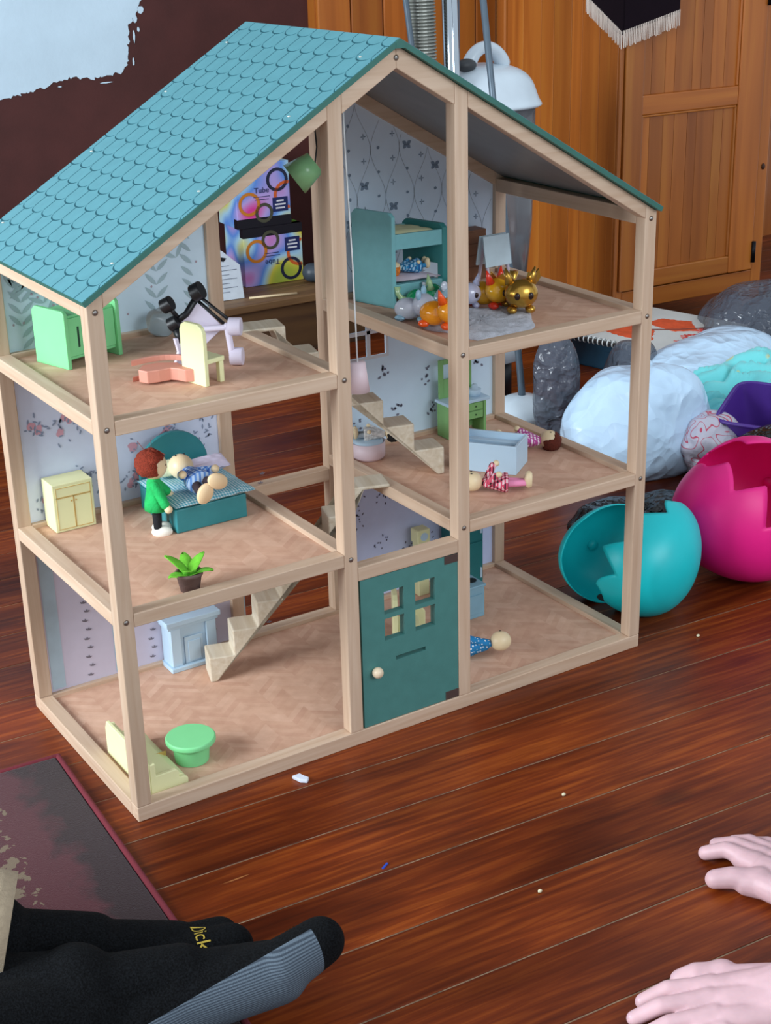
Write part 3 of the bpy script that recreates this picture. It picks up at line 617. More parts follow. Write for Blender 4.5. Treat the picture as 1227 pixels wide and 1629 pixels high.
def doll(label, loc, rot, top, legs, shoes, hair=None, s=1.0, arms=((-.022, -.010, .044), (.022, -.010, .044)), skirt=False, legp=((-.008, 0, .010), (.008, 0, .010)), sole=False, headr=.0175):
    t = thing('wooden_doll', label, 'doll', loc); t.rotation_mode = 'QUATERNION'; t.rotation_quaternion = rot.to_quaternion(); t.scale = (s, s, s)
    for (x, y, z) in legp:
        MB().cap((.007 * (1 if x > 0 else -1), 0, .042), (x, y, z), .0065, .0055).build('leg', legs, t, True)
        m = MB()
        if sole: m.lathe([(0, -.004), (.0105, -.004), (.0118, -.001), (.0105, .003), (0, .0045)], n=22)
        else: m.ell((0, 0, 0), (.0085, .014, .008), n=18, k=10, zmin=-.55)
        o = m.build('shoe', shoes, t, True, loc=(x, y - .005, z - .006))
        if sole: o.scale = (.92, 1.25, 1); o.rotation_euler = (0, 0, .5 if x < 0 else -1.1)
    pr = [(0, .034), (.019, .034), (.018, .045), (.014, .060), (.012, .072), (.006, .080), (0, .081)] if not skirt else [(0, .026), (.022, .025), (.023, .030), (.016, .05), (.012, .068), (.006, .079), (0, .08)]
    if skirt == 'short': pr = [(0, .036), (.019, .035), (.020, .039), (.015, .054), (.012, .068), (.006, .079), (0, .08)]
    o = MB().lathe(pr, n=22).build('clothes', top, t, True)
    for v in o.data.vertices: v.co += noise.noise_vector(v.co * 130) * .0016; v.co.y *= .82
    for x, y, z in arms:
        sx = 1 if x > 0 else -1
        MB().cap((sx * .010, 0, .070), (x, y, z), .0062, .0062).build('sleeve', top, t, True)
        MB().ell((x + sx * .002, y - .004, z - .006), .0055, n=12, k=8).build('hand', skin_w, t, True)
    hd = MB().ell((0, -.001, .094), (headr * .93, headr * .95, headr), n=24, k=16).build('head', skin_w, t, True)
    if hair:
        hm = MB(); hm.ell((0, .003, .097), (headr * 1.14, headr * 1.1, headr * 1.08), n=28, k=18, zmin=-.75); ho_ = hm.build('hair', hair, t, True)
        for v in ho_.data.vertices:
            v.co += noise.noise_vector(v.co * 260) * .0022
            if v.co.y < -.008 and v.co.z < .102: v.co.y = -.006
    for sx in (-1, 1): MB().ell((sx * .006, -.0168, .096), (.0014, .0008, .0018), n=8, k=6).build('eye', blk, hd)
    return t
redhair = mat('red_brown_wool_hair', '#84301c', .95, var=.35, vs=500, bump=.8, bs=700)
blackc = mat('black_doll_cloth', '#15161a', .9, bump=.4, bs=500); greenc = mat('bright_green_fleece', '#1fae5a', .95, var=.12, vs=120, bump=.5, bs=300)
d1 = doll('standing wooden doll in green jumper with red curly hair beside the bed', (.1575, .228, F1), RZ(rad(65)), greenc, blackc, mat('cream_doll_shoe', '#e8e4d8', .4), redhair, 1.03, arms=((-.020, -.012, .046), (.020, -.014, .050)), headr=.0185)
for i in range(5): MB().tube([(random.uniform(-.012, .012), -.008 + i * .004, .112), (random.uniform(-.03, .03), -.018 + i * .009, .116 + .004 * (i % 3))], .0004, 5).build('stray_hair', redhair, d1)
doll('bald wooden doll in blue checked shirt lying on the toy bed', (.220, .178, F1 + .0590), RX(rad(-86)), plaid('blue_check_cloth', '#b4cdea', '#5f8fd4', '#3a68b8', .0065), mat('dark_brown_doll_trousers', '#3a2d33', .9, bump=.3), mat('bare_wood_sole', '#e0c39a', .5), None, 1.06, arms=((-.020, -.010, .048), (.024, -.006, .052)), legp=((-.009, .006, .012), (.008, -.008, .010)), sole=True)
pt = thing('toy_potted_plant', 'small green plant in a brown pot on the front floor edge', 'toy plant', (.112, .036, F1))
MB().lathe([(0, 0), (.012, 0), (.016, .021), (.0175, .021), (.0175, .025), (.0145, .025), (.013, .020), (0, .020)], n=26).build('pot', mat('brown_felt_pot', '#6d5752', .95, bump=.3), pt, True)
felt = mat('bright_green_felt_leaf', '#6cbb33', .95, var=.12, vs=150, bump=.3)
for an, ln, ti in ((.2, .036, .45), (1.3, .040, .75), (2.4, .040, .5), (3.4, .032, .9), (4.4, .030, .6), (5.4, .036, .85), (2.9, .026, 1.1), (.9, .026, 1.1)):
    mb = MB(); n = 8; L1, L2, C1 = [], [], []
    for k in range(n + 1):
        t = k / n; rr_ = ln * t; w = .0085 * math.sin(math.pi * min(.98, .12 + t * .86)) ** .7; tilt = ti + .35 * t
        cx = rr_ * math.sin(tilt); cz = .018 + rr_ * math.cos(tilt); q = lambda s_, d=0: (cx * math.cos(an) - s_ * math.sin(an), cx * math.sin(an) + s_ * math.cos(an), cz + d)
        L1.append(q(w)); L2.append(q(-w)); C1.append(q(0, -.002))
    mb.add(L1 + C1 + L2, [(k, k + 1, n + 1 + k + 1, n + 1 + k) for k in range(n)] + [(n + 1 + k, n + 1 + k + 1, 2 * (n + 1) + k + 1, 2 * (n + 1) + k) for k in range(n)])
    o = mb.build('leaf', felt, pt, True); sm = o.modifiers.new('thick', 'SOLIDIFY'); sm.thickness = .001
# --- ground left
fp = thing('toy_fireplace', 'white toy fireplace with mantel by the striped wallpaper', 'toy fireplace', (.194, .311, F0))
box('body', white_t, fp, .004, .078, .008, .037, 0, .074); box('mantel', white_t, fp, -.003, .085, -.001, .038, .074, .082, .001); box('mantel_step', white_t, fp, .0, .082, .003, .037, .068, .0738, .0006); box('plinth', white_t, fp, 0, .082, -.002, .037, 0, .007)
for a, b in ((.004, .020), (.062, .078)): box('pilaster', white_t, fp, a, b, .003, .008, .007, .068, .0008)
box('firebox_panel', white_t, fp, .026, .056, .005, .008, .007, .050, .0008); box('firebox_inner', white_t, fp, .031, .051, .0035, .005, .010, .043, .0006)
sf = thing('toy_sofa', 'pale yellow toy sofa in the front left ground corner', 'toy sofa', (.031, .025, F0))
prof = [(0, 0), (.052, 0), (.052, .010), (.048, .014), (.040, .014), (.040, .024), (.036, .027), (.008, .027), (.008, .045), (0, .045)]
MB().prism([(0, 0), (.050, 0), (.050, .012), (.038, .020), (.008, .024), (.008, .044), (0, .044)], .006, .126, 'xz').build('seat', yel, sf, bevel=.001)
for y0 in (0, .126): MB().prism(prof, y0, y0 + .006, 'xz').build('end_panel', yel, sf, bevel=.001)
MB().prism([(0, 0), (.132, 0), (.132, .040), (.126, .052), (.006, .052), (0, .046)], -.005, 0, 'yz').build('backrest', yel, sf, bevel=.001)
box('seat_joint', line_, sf, .009, .049, .060, .0608, .014, .0205, 0)
sl = thing('toy_table', 'round mint green toy table standing on the ground floor', 'toy table', (.113, .077, F0))
MB().lathe([(0, .028), (.0325, .028), (.0335, .030), (.0335, .034), (.032, .036), (0, .036)], n=40).build('top', mint, sl, True, .0006)
MB().lathe([(0, 0), (.0215, 0), (.0225, .001), (.0255, .028), (0, .028)], n=36).build('pedestal', mint, sl, True, .0006)
# --- right attic
bk = thing('toy_bunk_bed', 'light teal toy bunk bed with yellow upper mattress', 'toy bunk bed', (.5575, .247, F2), (0, 0, rad(-6)))
def bend(x): return MB().prism([(0, 0), (.072, 0), (.072, .130), (.066, .137), (.006, .137), (0, .131)], x, x + .006, 'yz').build('end_panel', teal_b, bk, bevel=.001)
bend(0); e2 = MB(); e2.prism([(0, 0), (.010, 0), (.010, .055), (.062, .055), (.062, 0), (.072, 0), (.072, .108), (.066, .114), (.006, .114), (0, .108)], .082, .090, 'yz'); e2.build('end_panel', mat('deep_teal_toy_paint', '#357f7e', .45), bk, bevel=.001)
for z0, z1 in ((.084, .106), (.014, .034)): box('side_rail', teal_b, bk, .006, .082, .001, .006, z0, z1, .0008); box('side_rail', teal_b, bk, .006, .082, .066, .071, z0, z1, .0008)
for z in (.030, .094): box('slat_base', teal_b, bk, .006, .082, .006, .066, z, z + .004, 0)
tag(cushion(MB(), .007, .081, .0065, .0655, 0, .010, 14).build('toy_mattress', mat('yellow_bunk_cloth', '#d5d6ac', .95), None, True, loc=(.5575, .247, F2 + .0985), rot=(0, 0, rad(-6))), 'pale yellow mattress on the top bunk', 'mattress')
tag(cushion(MB(), .007, .081, .0025, .0655, 0, .008, 14).build('toy_mattress', mat('pale_pink_bunk_cloth', '#cfc3cf', .95), None, True, loc=(.5575, .247, F2 + .0345), rot=(0, 0, rad(-6))), 'pale pink mattress on the bottom bunk', 'mattress')
for q_ in [*bk.children, *[o_ for o_ in COL.objects if o_.get('label', '').endswith(('top bunk', 'bottom bunk')) and o_.type == 'MESH']]:
    for v_ in q_.data.vertices: v_.co.x -= .40 * v_.co.y
bx = Matrix.Translation((.5575, .247, F2)) @ RZ(rad(-6))
doll('doll with orange hair and patterned blue dress lying in the bottom bunk', bx @ Vector((.070, .026, .052)), RZ(rad(84)) @ RX(rad(-90)), plaid('blue_pattern_cloth', '#a9cfe8', '#2c86b8', '#1d5f98', .009), mat('blue_doll_tights', '#2f7fb0', .9), skin_w, mat('orange_wool_hair', '#d2752a', .95, var=.3, vs=300), .58, skirt=True)
cs = thing('toy_chest_of_drawers', 'brown toy chest of drawers beside the bunk bed', 'toy drawers', (.733, .317, F2))
brn = mat('brown_toy_paint', '#8a5a3e', .5, var=.08, vs=60); MB().bb(0, .041, 0, .028, 0, .077).build('body', brn, cs, bevel=.001)
for i in range(4): box('drawer', brn, cs, .0025, .0385, -.0012, .0003, .004 + i * .0178, .0205 + i * .0178, .0005)
es = thing('toy_easel', 'white toy easel with pink legs in front of the brown drawers', 'toy easel', (.741, .268, F2))
for x in (.003, .041): MB().cap((x, .001, .003), (x, .012, .070), .0026, .0026, n=8).build('leg', lil, es, True); MB().cap((x + .004, .033, .003), (x + .003, .016, .070), .0026, .0026, n=8).build('leg', lil, es, True)
for y0, ang, nm in ((.0025, -.17, 'front_board'), (.027, .2, 'back_board')): MB().bb(-.002, .046, -.0015, .0015, 0, .046).build(nm, mat('white_easel_board', '#d5eaf4', .4), es, bevel=.0006, loc=(0, y0, .029), rot=(ang, 0, 0))
def creature(label, loc, rz_, m1, m2, s=1.0, wings=False, ears='round', tail=True):
    t = thing('toy_creature', label, 'toy animal', loc, (0, 0, rz_), 'glossy toy creatures on the attic floor'); t.scale = (s * 1.3, s * 1.3, s * 1.3)
    MB().ell((0, .010, .0125), (.0115, .015, .0118), n=22, k=14).build('body', m1, t, True)
    MB().ell((0, -.008, .0175), (.0145, .0125, .0125), n=24, k=16).build('head', m1, t, True)
    for sx in (-1, 1):
        if ears == 'round': MB().ell((sx * .010, -.005, .0305), (.005, .003, .006), n=14, k=10).build('ear', m2, t, True)
        else: MB().cyl((sx * .009, -.005, .026), (sx * .013, -.003, .039), .005, .0006, 14).build('ear', m2, t, True)
        MB().ell((sx * .0058, -.0192, .0175), (.0026, .0016, .0032), n=10, k=8).build('eye', mat('dark_toy_eye', '#2a1510', .15), t, True)
        for y in (-.008, .017): MB().ell((sx * .008, y, .0035), (.0045, .006, .0036), n=12, k=8).build('foot', m2, t, True)
        if wings: MB().prism([(0, 0), (.006, .013), (.012, .009), (.017, .014), (.019, .006), (.015, .002), (.010, -.002)], -.0008, .0008, 'xz').build('wing', m2, t, loc=(sx * .006, .010, .018), rot=(0, 0, .5 if sx > 0 else math.pi - .5))
    if tail: MB().tube([(0, .022, .010), (0, .030, .012), (.002, .035, .019), (.003, .035, .027)], [.0045, .0038, .003, .0042]).build('tail', m2, t, True)
    return t
def gl(name, col, tr=.35): return mat(name, col, .12, trans=tr, var=.1, vs=60, coat=.6)
creature('pearly white glossy toy creature with round ears before the bunk bed', (.548, .172, F2 + .0005), rad(40), gl('pearl_glitter', '#dfe3f2'), gl('pearl_blue', '#a9d4ea'), 1.0, tail=False)
creature('orange and yellow glossy toy creature by the front rail', (.545, .103, F2 + .0062), rad(25), gl('orange_gloss', '#ff9f1e', .08), gl('red_orange_gloss', '#fb5a18', .08), 1.1, ears='cone', tail=False)
creature('green glossy toy creature behind the white one', (.598, .222, F2 + .0005), rad(60), gl('emerald_gloss', '#1e9d66'), gl('pale_lime_gloss', '#bfe0a8'), .9, ears='cone')
creature('blue and white glossy toy creature beside the green one', (.614, .194, F2 + .0005), rad(15), gl('ice_blue_gloss', '#bfe0ee'), gl('pearl_white_gloss', '#e6eaf6'), .95)
creature('lilac white glossy toy creature just right of the front post', (.634, .172, F2 + .0062), rad(-20), gl('lilac_gloss', '#d6d6ee'), gl('lilac_gloss_b', '#c7cbe9'), .95, ears='cone', tail=False)
creature('red and yellow glossy toy creature in front of the easel', (.662, .152, F2 + .0062), rad(20), gl('amber_gloss', '#e8a81e', .08), gl('scarlet_gloss', '#ea3a22', .08), 1.1, ears='cone')
gold = mat('gold_toy_lacquer', '#c79a45', .25, .85, var=.05)
creature('gold winged toy creature on the grey fluffy rug', (.678, .108, F2 + .0062), rad(-25), gold, gold, 1.25, wings=True, ears='cone')
rg = MB(); n, kk = 56, 12; vs = [(0, 0, .006)]; fs = []
for j in range(1, kk + 1):
    for i in range(n):
        a = 2 * math.pi * i / n; R1 = .078 * (1 + .10 * math.sin(3 * a + 1) + .07 * math.sin(5 * a)); r_ = R1 * j / kk; vs.append((r_ * math.cos(a) * 1.0, r_ * math.sin(a) * .98, (.006 if j < kk else 0) + (random.uniform(-.0016, .0022) if j < kk else 0)))
for i in range(n): fs.append((0, 1 + i, 1 + (i + 1) % n))
for j in range(kk - 1):
    for i in range(n): a = 1 + j * n; fs.append((a + i, a + n + i, a + n + (i + 1) % n, a + (i + 1) % n))
o = rg.add(vs, fs).build('fluffy_toy_rug', mat('grey_fluffy_fabric', '#c3c4ce', .98, var=.18, vs=120, bump=1, bs=900, sheen=.3), None, True, loc=(.610, .103, F2 + .0004)); tag(o, 'grey fluffy toy rug under the gold creature', 'toy rug')
# --- right first floor
def pend(label, loc, rot, m, cordm, r0, r1, h, cord):
    t = thing('toy_pendant_lamp', label, 'toy lamp', loc); sh = MB(); R3 = rot.to_3x3()
    sh.lathe([(r1 - .001, -h / 2), (r1, -h / 2), (r0, h / 2), (0, h / 2), (0, h / 2 - .001), (r0 - .001, h / 2 - .001), (r1 - .0015, -h / 2)], n=32, M=R3); sh.build('shade', m, t, True)
    MB().tube([R3 @ Vector((0, 0, h / 2)), *cord], .0011, 8).build('cord', cordm, t, True); return t
pend('pink toy pendant lamp hanging on a white cord in the stairwell', (.4135, .114, .480), Matrix(), pink, mat('white_cord', '#e4e8e8', .5), .0105, .0155, .040, [(0, .004, .15), (-.002, .010, .300), (-.002, .012, .398)])
pend('green tilted toy pendant lamp under the roof by the back post', (.423, .250, .733), RY(rad(52)) @ RX(rad(18)), mat('green_gloss_shade', '#8cc08a', .25), blk, .0165, .0235, .036, [(.026, .01, .028), (.024, .012, .07), (.012, .015, .118)])
bs = thing('toy_bassinet', 'round pink toy bassinet beneath the staircase', 'toy cot', (.546, .311, F1))
MB().lathe([(0, 0), (.0245, 0), (.0265, .004), (.0270, .026), (.0255, .026), (.0245, .020), (0, .020)], n=36).build('tub', pink, bs, True); MB().lathe([(0, .020), (.024, .020), (.0235, .027), (.018, .029), (0, .0295)], n=30).build('cushion', white_t, bs, True)
doll('small doll in pale dress with black hair lying on the pink bassinet', (.528, .322, F1 + .036), RZ(rad(-120)) @ RX(rad(-90)), mat('pale_print_doll_dress', '#c9c8c6', .9, var=.3, vs=160), mat('grey_doll_tights', '#8f979d', .9), skin_w, mat('black_wool_hair', '#14110f', .9, bump=.5), .62, skirt=True)
vn = thing('toy_washstand', 'green toy washstand with white top and mirror frame', 'toy washstand', (.688, .296, F1))
for x in (0, .066): MB().prism([(0, 0), (.034, 0), (.034, .054), (0, .054)], x, x + .005, 'yz').build('side', grn, vn, bevel=.0008)
box('back', grn, vn, .005, .066, .030, .034, .004, .054); dk = mat('dark_green_outline', '#24421f', .7)
bl_ = box('drawer_block', grn, vn, .005, .066, .001, .030, .026, .054, .0006)
for z0, z1 in ((.027, .039), (.0405, .0525)):
    for a, b in ((.007, .035), (.0362, .064)):
        d = box('drawer', grn, vn, a, b, -.0006, .001, z0, z1, .0003); MB().ell(((a + b) / 2, -.001, (z0 + z1) / 2), .0014, n=8, k=6).build('knob', dk, d, True)
        for q in ((a - .0004, a, z0, z1), (b, b + .0004, z0, z1), (a, b, z0 - .0005, z0)): MB().bb(q[0], q[1], -.0004, .0012, q[2], q[3]).build('outline', dk, d)
box('top', white_t, vn, -.003, .076, -.004, .037, .0545, .0595, .001)
for q in ((.002, .010, .0595, .122), (.056, .064, .0595, .122), (.010, .056, .114, .122), (.010, .056, .0595, .090)): box('mirror_frame', grn, vn, q[0], q[1], .030, .034, q[2], q[3], .0006)
MB().lathe([(0, 0), (.009, 0), (.011, .011), (.010, .0115), (.0055, .012), (.005, .017), (.003, .019), (0, .0195)], n=24).build('basin', white_t, vn, True, loc=(.058, .014, .0597))
tb = thing('toy_bathtub', 'white square toy bathtub on the bathroom floor', 'toy bathtub', (.678, .112, F1), (0, 0, rad(126.5)))
th_ = .004
for q in ((0, .098, -.062, -.062 + th_), (0, .098, -th_, 0), (0, th_, -.062 + th_, -th_), (.098 - th_, .098, -.062 + th_, -th_)): box('wall', white_t, tb, *q, 0, .044, .0008)
box('base', white_t, tb, th_, .098 - th_, -.062 + th_, -th_, 0, .006, 0); box('ledge', white_t, tb, th_, .098 - th_, -.062 + th_, -.062 + th_ + .012, .006, .034, .001)
redp = plaid('red_plaid_cloth', '#e7c7cc', '#d04a66', '#3a1c2a', .006)
doll('doll in red plaid dress and pink tights lying in front of the bathtub', (.655, .052, F1 + .013), RZ(rad(57)) @ RX(rad(-88)), redp, mat('pink_doll_tights', '#eb8fb6', .8), skin_w, None, .86, skirt='short', arms=((-.020, -.018, .058), (.018, -.022, .060)), legp=((-.006, -.002, .006), (.007, .001, .006)))
stripe = plaid('magenta_stripe_cloth', '#ecdbe6', '#b24a92', '#b24a92', .006)
doll('doll in magenta striped shirt with auburn hair lying behind the bathtub', (.722, .219, F1 + .014), RZ(rad(-123)) @ RX(rad(-90)), stripe, mat('cream_doll_trousers', '#d9d2c4', .9), skin_w, mat('auburn_wool_hair', '#5c2416', .95, var=.3, vs=300), .86)
# --- right ground
def dots(name, c0, c1):
    m, nt, b = newmat(name); L = nt.links.new; b.inputs['Roughness'].default_value = .85
    tc = N(nt, 'ShaderNodeTexCoord'); v = N(nt, 'ShaderNodeTexVoronoi', i_Scale=190.0, i_Randomness=.45); L(tc.outputs['Object'], v.inputs['Vector'])
    r = ramp(nt, ((.27, c1), (.31, c0))); L(v.outputs['Distance'], r.inputs[0]); L(r.outputs[0], b.inputs['Base Color']); return m
doll('bald doll in blue polka dot dress lying on the ground floor', (.548, .113, F0 + .0145), RZ(rad(-123)) @ RX(rad(-80)) @ RZ(rad(-35)), dots('blue_polka_cloth', '#1878b0', '#dfe8ee'), mat('blue_doll_tights_b', '#1c6fa0', .9), skin_w, None, .9, skirt=True)
fg_ = thing('toy_fridge', 'tall deep teal toy cupboard at the back of the ground floor', 'toy cupboard', (.700, .296, F0))
dt = mat('deep_teal_cupboard', '#1f6d70', .45, var=.05); MB().bb(0, .052, 0, .045, 0, .130).build('body', dt, fg_, bevel=.0012)
for z0, z1 in ((.004, .080), (.083, .126)): d = box('door', dt, fg_, .002, .050, -.0025, 0, z0, z1, .0006); box('handle', white_t, d, .044, .0465, -.005, -.0025, z0 + .012, z0 + .030, .0005)
sv = thing('toy_stove', 'pale blue toy stove just behind the dollhouse door', 'toy stove', (.640, .200, F0))
pb = mat('pale_blue_toy_paint', '#7fa6b8', .45); MB().bb(0, .045, 0, .040, 0, .052).build('body', pb, sv, bevel=.001); box('worktop', pb, sv, -.002, .047, -.002, .042, .052, .056); box('oven_door', pb, sv, .005, .040, -.002, 0, .008, .040, .0006)
for x in (.012, .034): MB().cyl((x, .020, .056), (x, .020, .0575), .008, n=18).build('hob', blk, sv)
chair('pale yellow toy chair seen through the right door pane', (.559, .205, F0), rad(60), .62)
chair('pale yellow toy chair seen through the left door panes', (.509, .188, F0), rad(-30), 1.25)
ck = thing('toy_clock', 'tall narrow yellow toy clock against the lavender wallpaper', 'toy clock', (.640, .318, F0))
MB().bb(0, .020, 0, .018, 0, .092).build('case', yel, ck, bevel=.001); box('hood', yel, ck, -.002, .022, -.002, .020, .092, .116, .002); MB().cyl((.010, -.0025, .104), (.010, -.0015, .104), .007, n=20).build('dial', white_t, ck)
# ================================================================ THINGS ROUND THE HOUSE
def rsq(rx, ry, n=40, e=3.2): return [(rx * math.copysign(abs(math.cos(a)) ** (2 / e), math.cos(a)), ry * math.copysign(abs(math.sin(a)) ** (2 / e), math.sin(a))) for a in [2 * math.pi * i / n for i in range(n)]]
def bag(name, label, cat, loc, r, m, seed, amp=.3, fr=5, lumps=None, group=None, sub=5, knot=None):
    bm = bmesh.new(); bmesh.ops.create_icosphere(bm, subdivisions=sub, radius=1)
    rd = random.Random(seed * 77); off = Vector((seed * 3.1, seed * 1.7, seed)); pls = []
    for cnt, a_ in ((int(4 * fr), .20), (int(10 * fr), .17), (int(22 * fr), .11)):
        for _ in range(cnt): pls.append((Vector((rd.gauss(0, 1), rd.gauss(0, 1), rd.gauss(0, 1))).normalized(), rd.uniform(-.8, .8), a_ * rd.uniform(-1, 1)))
    for v in bm.verts:
        d = v.co.normalized(); d2 = (d + noise.noise_vector(d * 2.5 + off) * .12)
        v.co = d * (1 + noise.noise(d * 1.4 + off) * .2 + amp * sum(a_ * abs(d2.dot(n_) - c_) for n_, c_, a_ in pls))
        v.co = Vector((v.co.x * r[0], v.co.y * r[1], v.co.z * r[2] + r[2] * .8))
        if v.co.z < 0: v.co.z = 0
    if knot:
        for v in bm.verts:
            q = max(0, v.co.z / (1.8 * r[2]) - .72) / .28; v.co.x *= 1 - .8 * min(1, q) ** .6; v.co.y *= 1 - .8 * min(1, q) ** .6; v.co.z += knot * max(0, q)
    me = bpy.data.meshes.new(name); bm.to_mesh(me); bm.free(); me.materials.append(m); me.polygons.foreach_set('use_smooth', [True] * len(me.polygons))
    o = bpy.data.objects.new(name, me); COL.objects.link(o); o.location = loc; return tag(o, label, cat, group)
def plastic(name, col, rough, alpha=1, sc=13, st=.55):
    m = mat(name, col, rough, var=.05, vs=14, alpha=alpha); nt = m.node_tree; L = nt.links.new; b = nt.nodes['Principled BSDF']
    crinkle(nt, b, sc, st); return m
def crinkle(nt, b, sc, st):
    L = nt.links.new; tc = N(nt, 'ShaderNodeTexCoord'); ns = N(nt, 'ShaderNodeTexNoise', i_Scale=sc * .8, i_Detail=2.0); L(tc.outputs['Object'], ns.inputs['Vector'])
    mx = N(nt, 'ShaderNodeVectorMath', operation='MULTIPLY_ADD'); mx.inputs[1].default_value = (.09, .09, .09); L(ns.outputs['Color'], mx.inputs[0]); L(tc.outputs['Object'], mx.inputs[2]); prev = None
    for k_, (f_, w_) in enumerate(((1, .012), (2.6, .005))):
        v = N(nt, 'ShaderNodeTexVoronoi', i_Scale=sc * f_); L(mx.outputs[0], v.inputs['Vector']); bp = N(nt, 'ShaderNodeBump', i_Strength=st, i_Distance=w_); L(v.outputs['Distance'], bp.inputs['Height'])
        if prev: L(prev.outputs[0], bp.inputs['Normal'])
        prev = bp
    L(prev.outputs[0], b.inputs['Normal'])
wp = plastic('white_bag_plastic', '#c6e2fa', .30, 1, 12, .85)
gp = plastic('smoky_grey_bag_plastic', '#5a606c', .14, .66, 22, .8); bp_ = plastic('black_bag_plastic', '#0c0d0f', .2, 1, 24, .9)
def redprint():
    m, nt, b = newmat('white_bag_with_red_print'); L = nt.links.new; b.inputs['Roughness'].default_value = .4
    tc = N(nt, 'ShaderNodeTexCoord'); n = N(nt, 'ShaderNodeTexNoise', i_Scale=15.0, i_Detail=1.0, i_Distortion=.9); L(tc.outputs['Object'], n.inputs['Vector'])
    w = N(nt, 'ShaderNodeMath', operation='MULTIPLY', i_1=8.0); L(n.outputs[0], w.inputs[0]); f = N(nt, 'ShaderNodeMath', operation='FRACT'); L(w.outputs[0], f.inputs[0])
    r = ramp(nt, ((.0, '#b83f5a'), (.10, '#b83f5a'), (.17, '#b9b6c4'))); L(f.outputs[0], r.inputs[0]); L(r.outputs[0], b.inputs['Base Color']); crinkle(nt, b, 16, .5); return m
G = 'plastic bags by the armoire'
b1 = bag('plastic_bag', 'big white knotted plastic bag behind the right dollhouse posts', 'plastic bag', (1.335, .600, 0), (.148, .115, .118), wp, 2.2, .30, 4, None, G)
MB().ell((.03, 0, .205), (.022, .018, .014), n=16, k=10).build('knot', wp, b1, True)
bag('plastic_bag', 'white plastic bag lying behind the aqua blanket', 'plastic bag', (1.755, .800, 0), (.150, .115, .085), wp, 5.4, .55, 3.2, None, G)
bag('plastic_bag', 'small white plastic bag between the big white bag and the aqua blanket', 'plastic bag', (1.60, .690, 0), (.085, .07, .062), wp, 8.8, .6, 3.4, None, G)
bag('plastic_bag', 'white plastic bag printed with red lettering in front of the aqua blanket', 'plastic bag', (1.425, .475, 0), (.075, .06, .068), redprint(), 9.9, .4, 5, None, G)
bag('plastic_bag', 'smoky grey plastic bag left of the big white bag', 'plastic bag', (1.355, .865, 0), (.044, .040, .098), gp, 1.2, .45, 4, None, G)
bag('plastic_bag', 'dark grey plastic bag flattened behind the smoky grey bag', 'plastic bag', (1.445, .930, 0), (.07, .06, .045), gp, 12.2, .6, 5, None, G)
bag('plastic_bag', 'dark grey plastic bag in front of the armoire leg', 'plastic bag', (2.07, 1.00, 0), (.10, .08, .078), gp, 3.9, .6, 5, None, G)
bag('plastic_bag', 'grey plastic bag at the far right edge by the armoire', 'plastic bag', (2.26, 1.05, 0), (.09, .08, .085), gp, 21.9, .6, 5, None, G)
bag('plastic_bag', 'small brown grey bag behind the knot of the big white bag', 'plastic bag', (1.575, .835, 0), (.05, .045, .075), gp, 15.1, .4, 6, None, G)
bag('plastic_bag', 'crinkled black plastic bag behind the pink egg', 'plastic bag', (1.36, .285, 0), (.15, .075, .055), bp_, 6.6, .7, 7, None, G)
bag('plastic_bag', 'crinkled black plastic bag between the two eggs', 'plastic bag', (1.155, .350, 0), (.085, .06, .035), bp_, 17.2, .8, 7, None, G)
def dotcloth():
    m, nt, b = newmat('aqua_dotted_fleece'); L = nt.links.new; b.inputs['Roughness'].default_value = .95; b.inputs['Sheen Weight'].default_value = .3
    tc = N(nt, 'ShaderNodeTexCoord'); v = N(nt, 'ShaderNodeTexVoronoi', i_Scale=17.0, i_Randomness=.7); L(tc.outputs['Object'], v.inputs['Vector'])
    r = ramp(nt, ((.15, '#c9d7a6'), (.19, '#79dcde'))); L(v.outputs['Distance'], r.inputs[0]); L(r.outputs[0], b.inputs['Base Color']); return m
tw = MB(); n = 70; vs = []; fs = []
for j in range(n + 1):
    for i in range(n + 1):
        u, v = i / n * 2 - 1, j / n * 2 - 1; q = max(0, 1 - (abs(u) ** 3 + abs(v) ** 3)); h = .115 * q ** .5 * (1 + .35 * noise.noise(Vector((u * 1.6, v * 1.6, 4))))
        h += .035 * (1 - abs(noise.noise(Vector((u * 2.2 + v, v * 4.5, 1.5)))) * 2.2) * q ** .4; h -= .055 * math.exp(-((u + .45) ** 2 * 14 + (v + .35) ** 2 * 22))
        vs.append((u * .17, v * .135 + .02 * noise.noise(Vector((u * 3, v * 3, 9))), max(.0, h)))
for j in range(n):
    for i in range(n): a = j * (n + 1) + i; fs.append((a, a + 1, a + n + 2, a + n + 1))
o = tw.add(vs, fs).build('blanket', dotcloth(), None, True, loc=(1.685, .610, .001), rot=(0, 0, rad(-15))); tag(o, 'crumpled aqua fleece blanket with pale yellow dots', 'blanket'); o.modifiers.new('t', 'SOLIDIFY').thickness = .004
pur = mat('purple_plastic', '#4c2c86', .35, var=.05); pb2 = thing('purple_tub', 'purple plastic tub lying in front of the aqua blanket', 'tub', (1.555, .435, .017), (0, rad(-12), rad(28)))
tbm = MB(); tn = [rsq(.062, .062, 32, 6), rsq(.082, .082, 32, 6)]
tbm.add([(x, y, 0) for x, y in tn[0]] + [(x, y, .12) for x, y in tn[1]], [(k_, (k_ + 1) % 32, 32 + (k_ + 1) % 32, 32 + k_) for k_ in range(32)] + [tuple(range(32))[::-1]])
o = tbm.build('wall', pur, pb2, True); o.modifiers.new('t', 'SOLIDIFY').thickness = .004; o.modifiers.new('e', 'EDGE_SPLIT')
rm = MB(); rm.tube([(x * 1.03, y * 1.03, .12) for x, y in tn[1] + tn[1][:1]], .004, 8, False); rm.build('rim', pur, pb2, True)
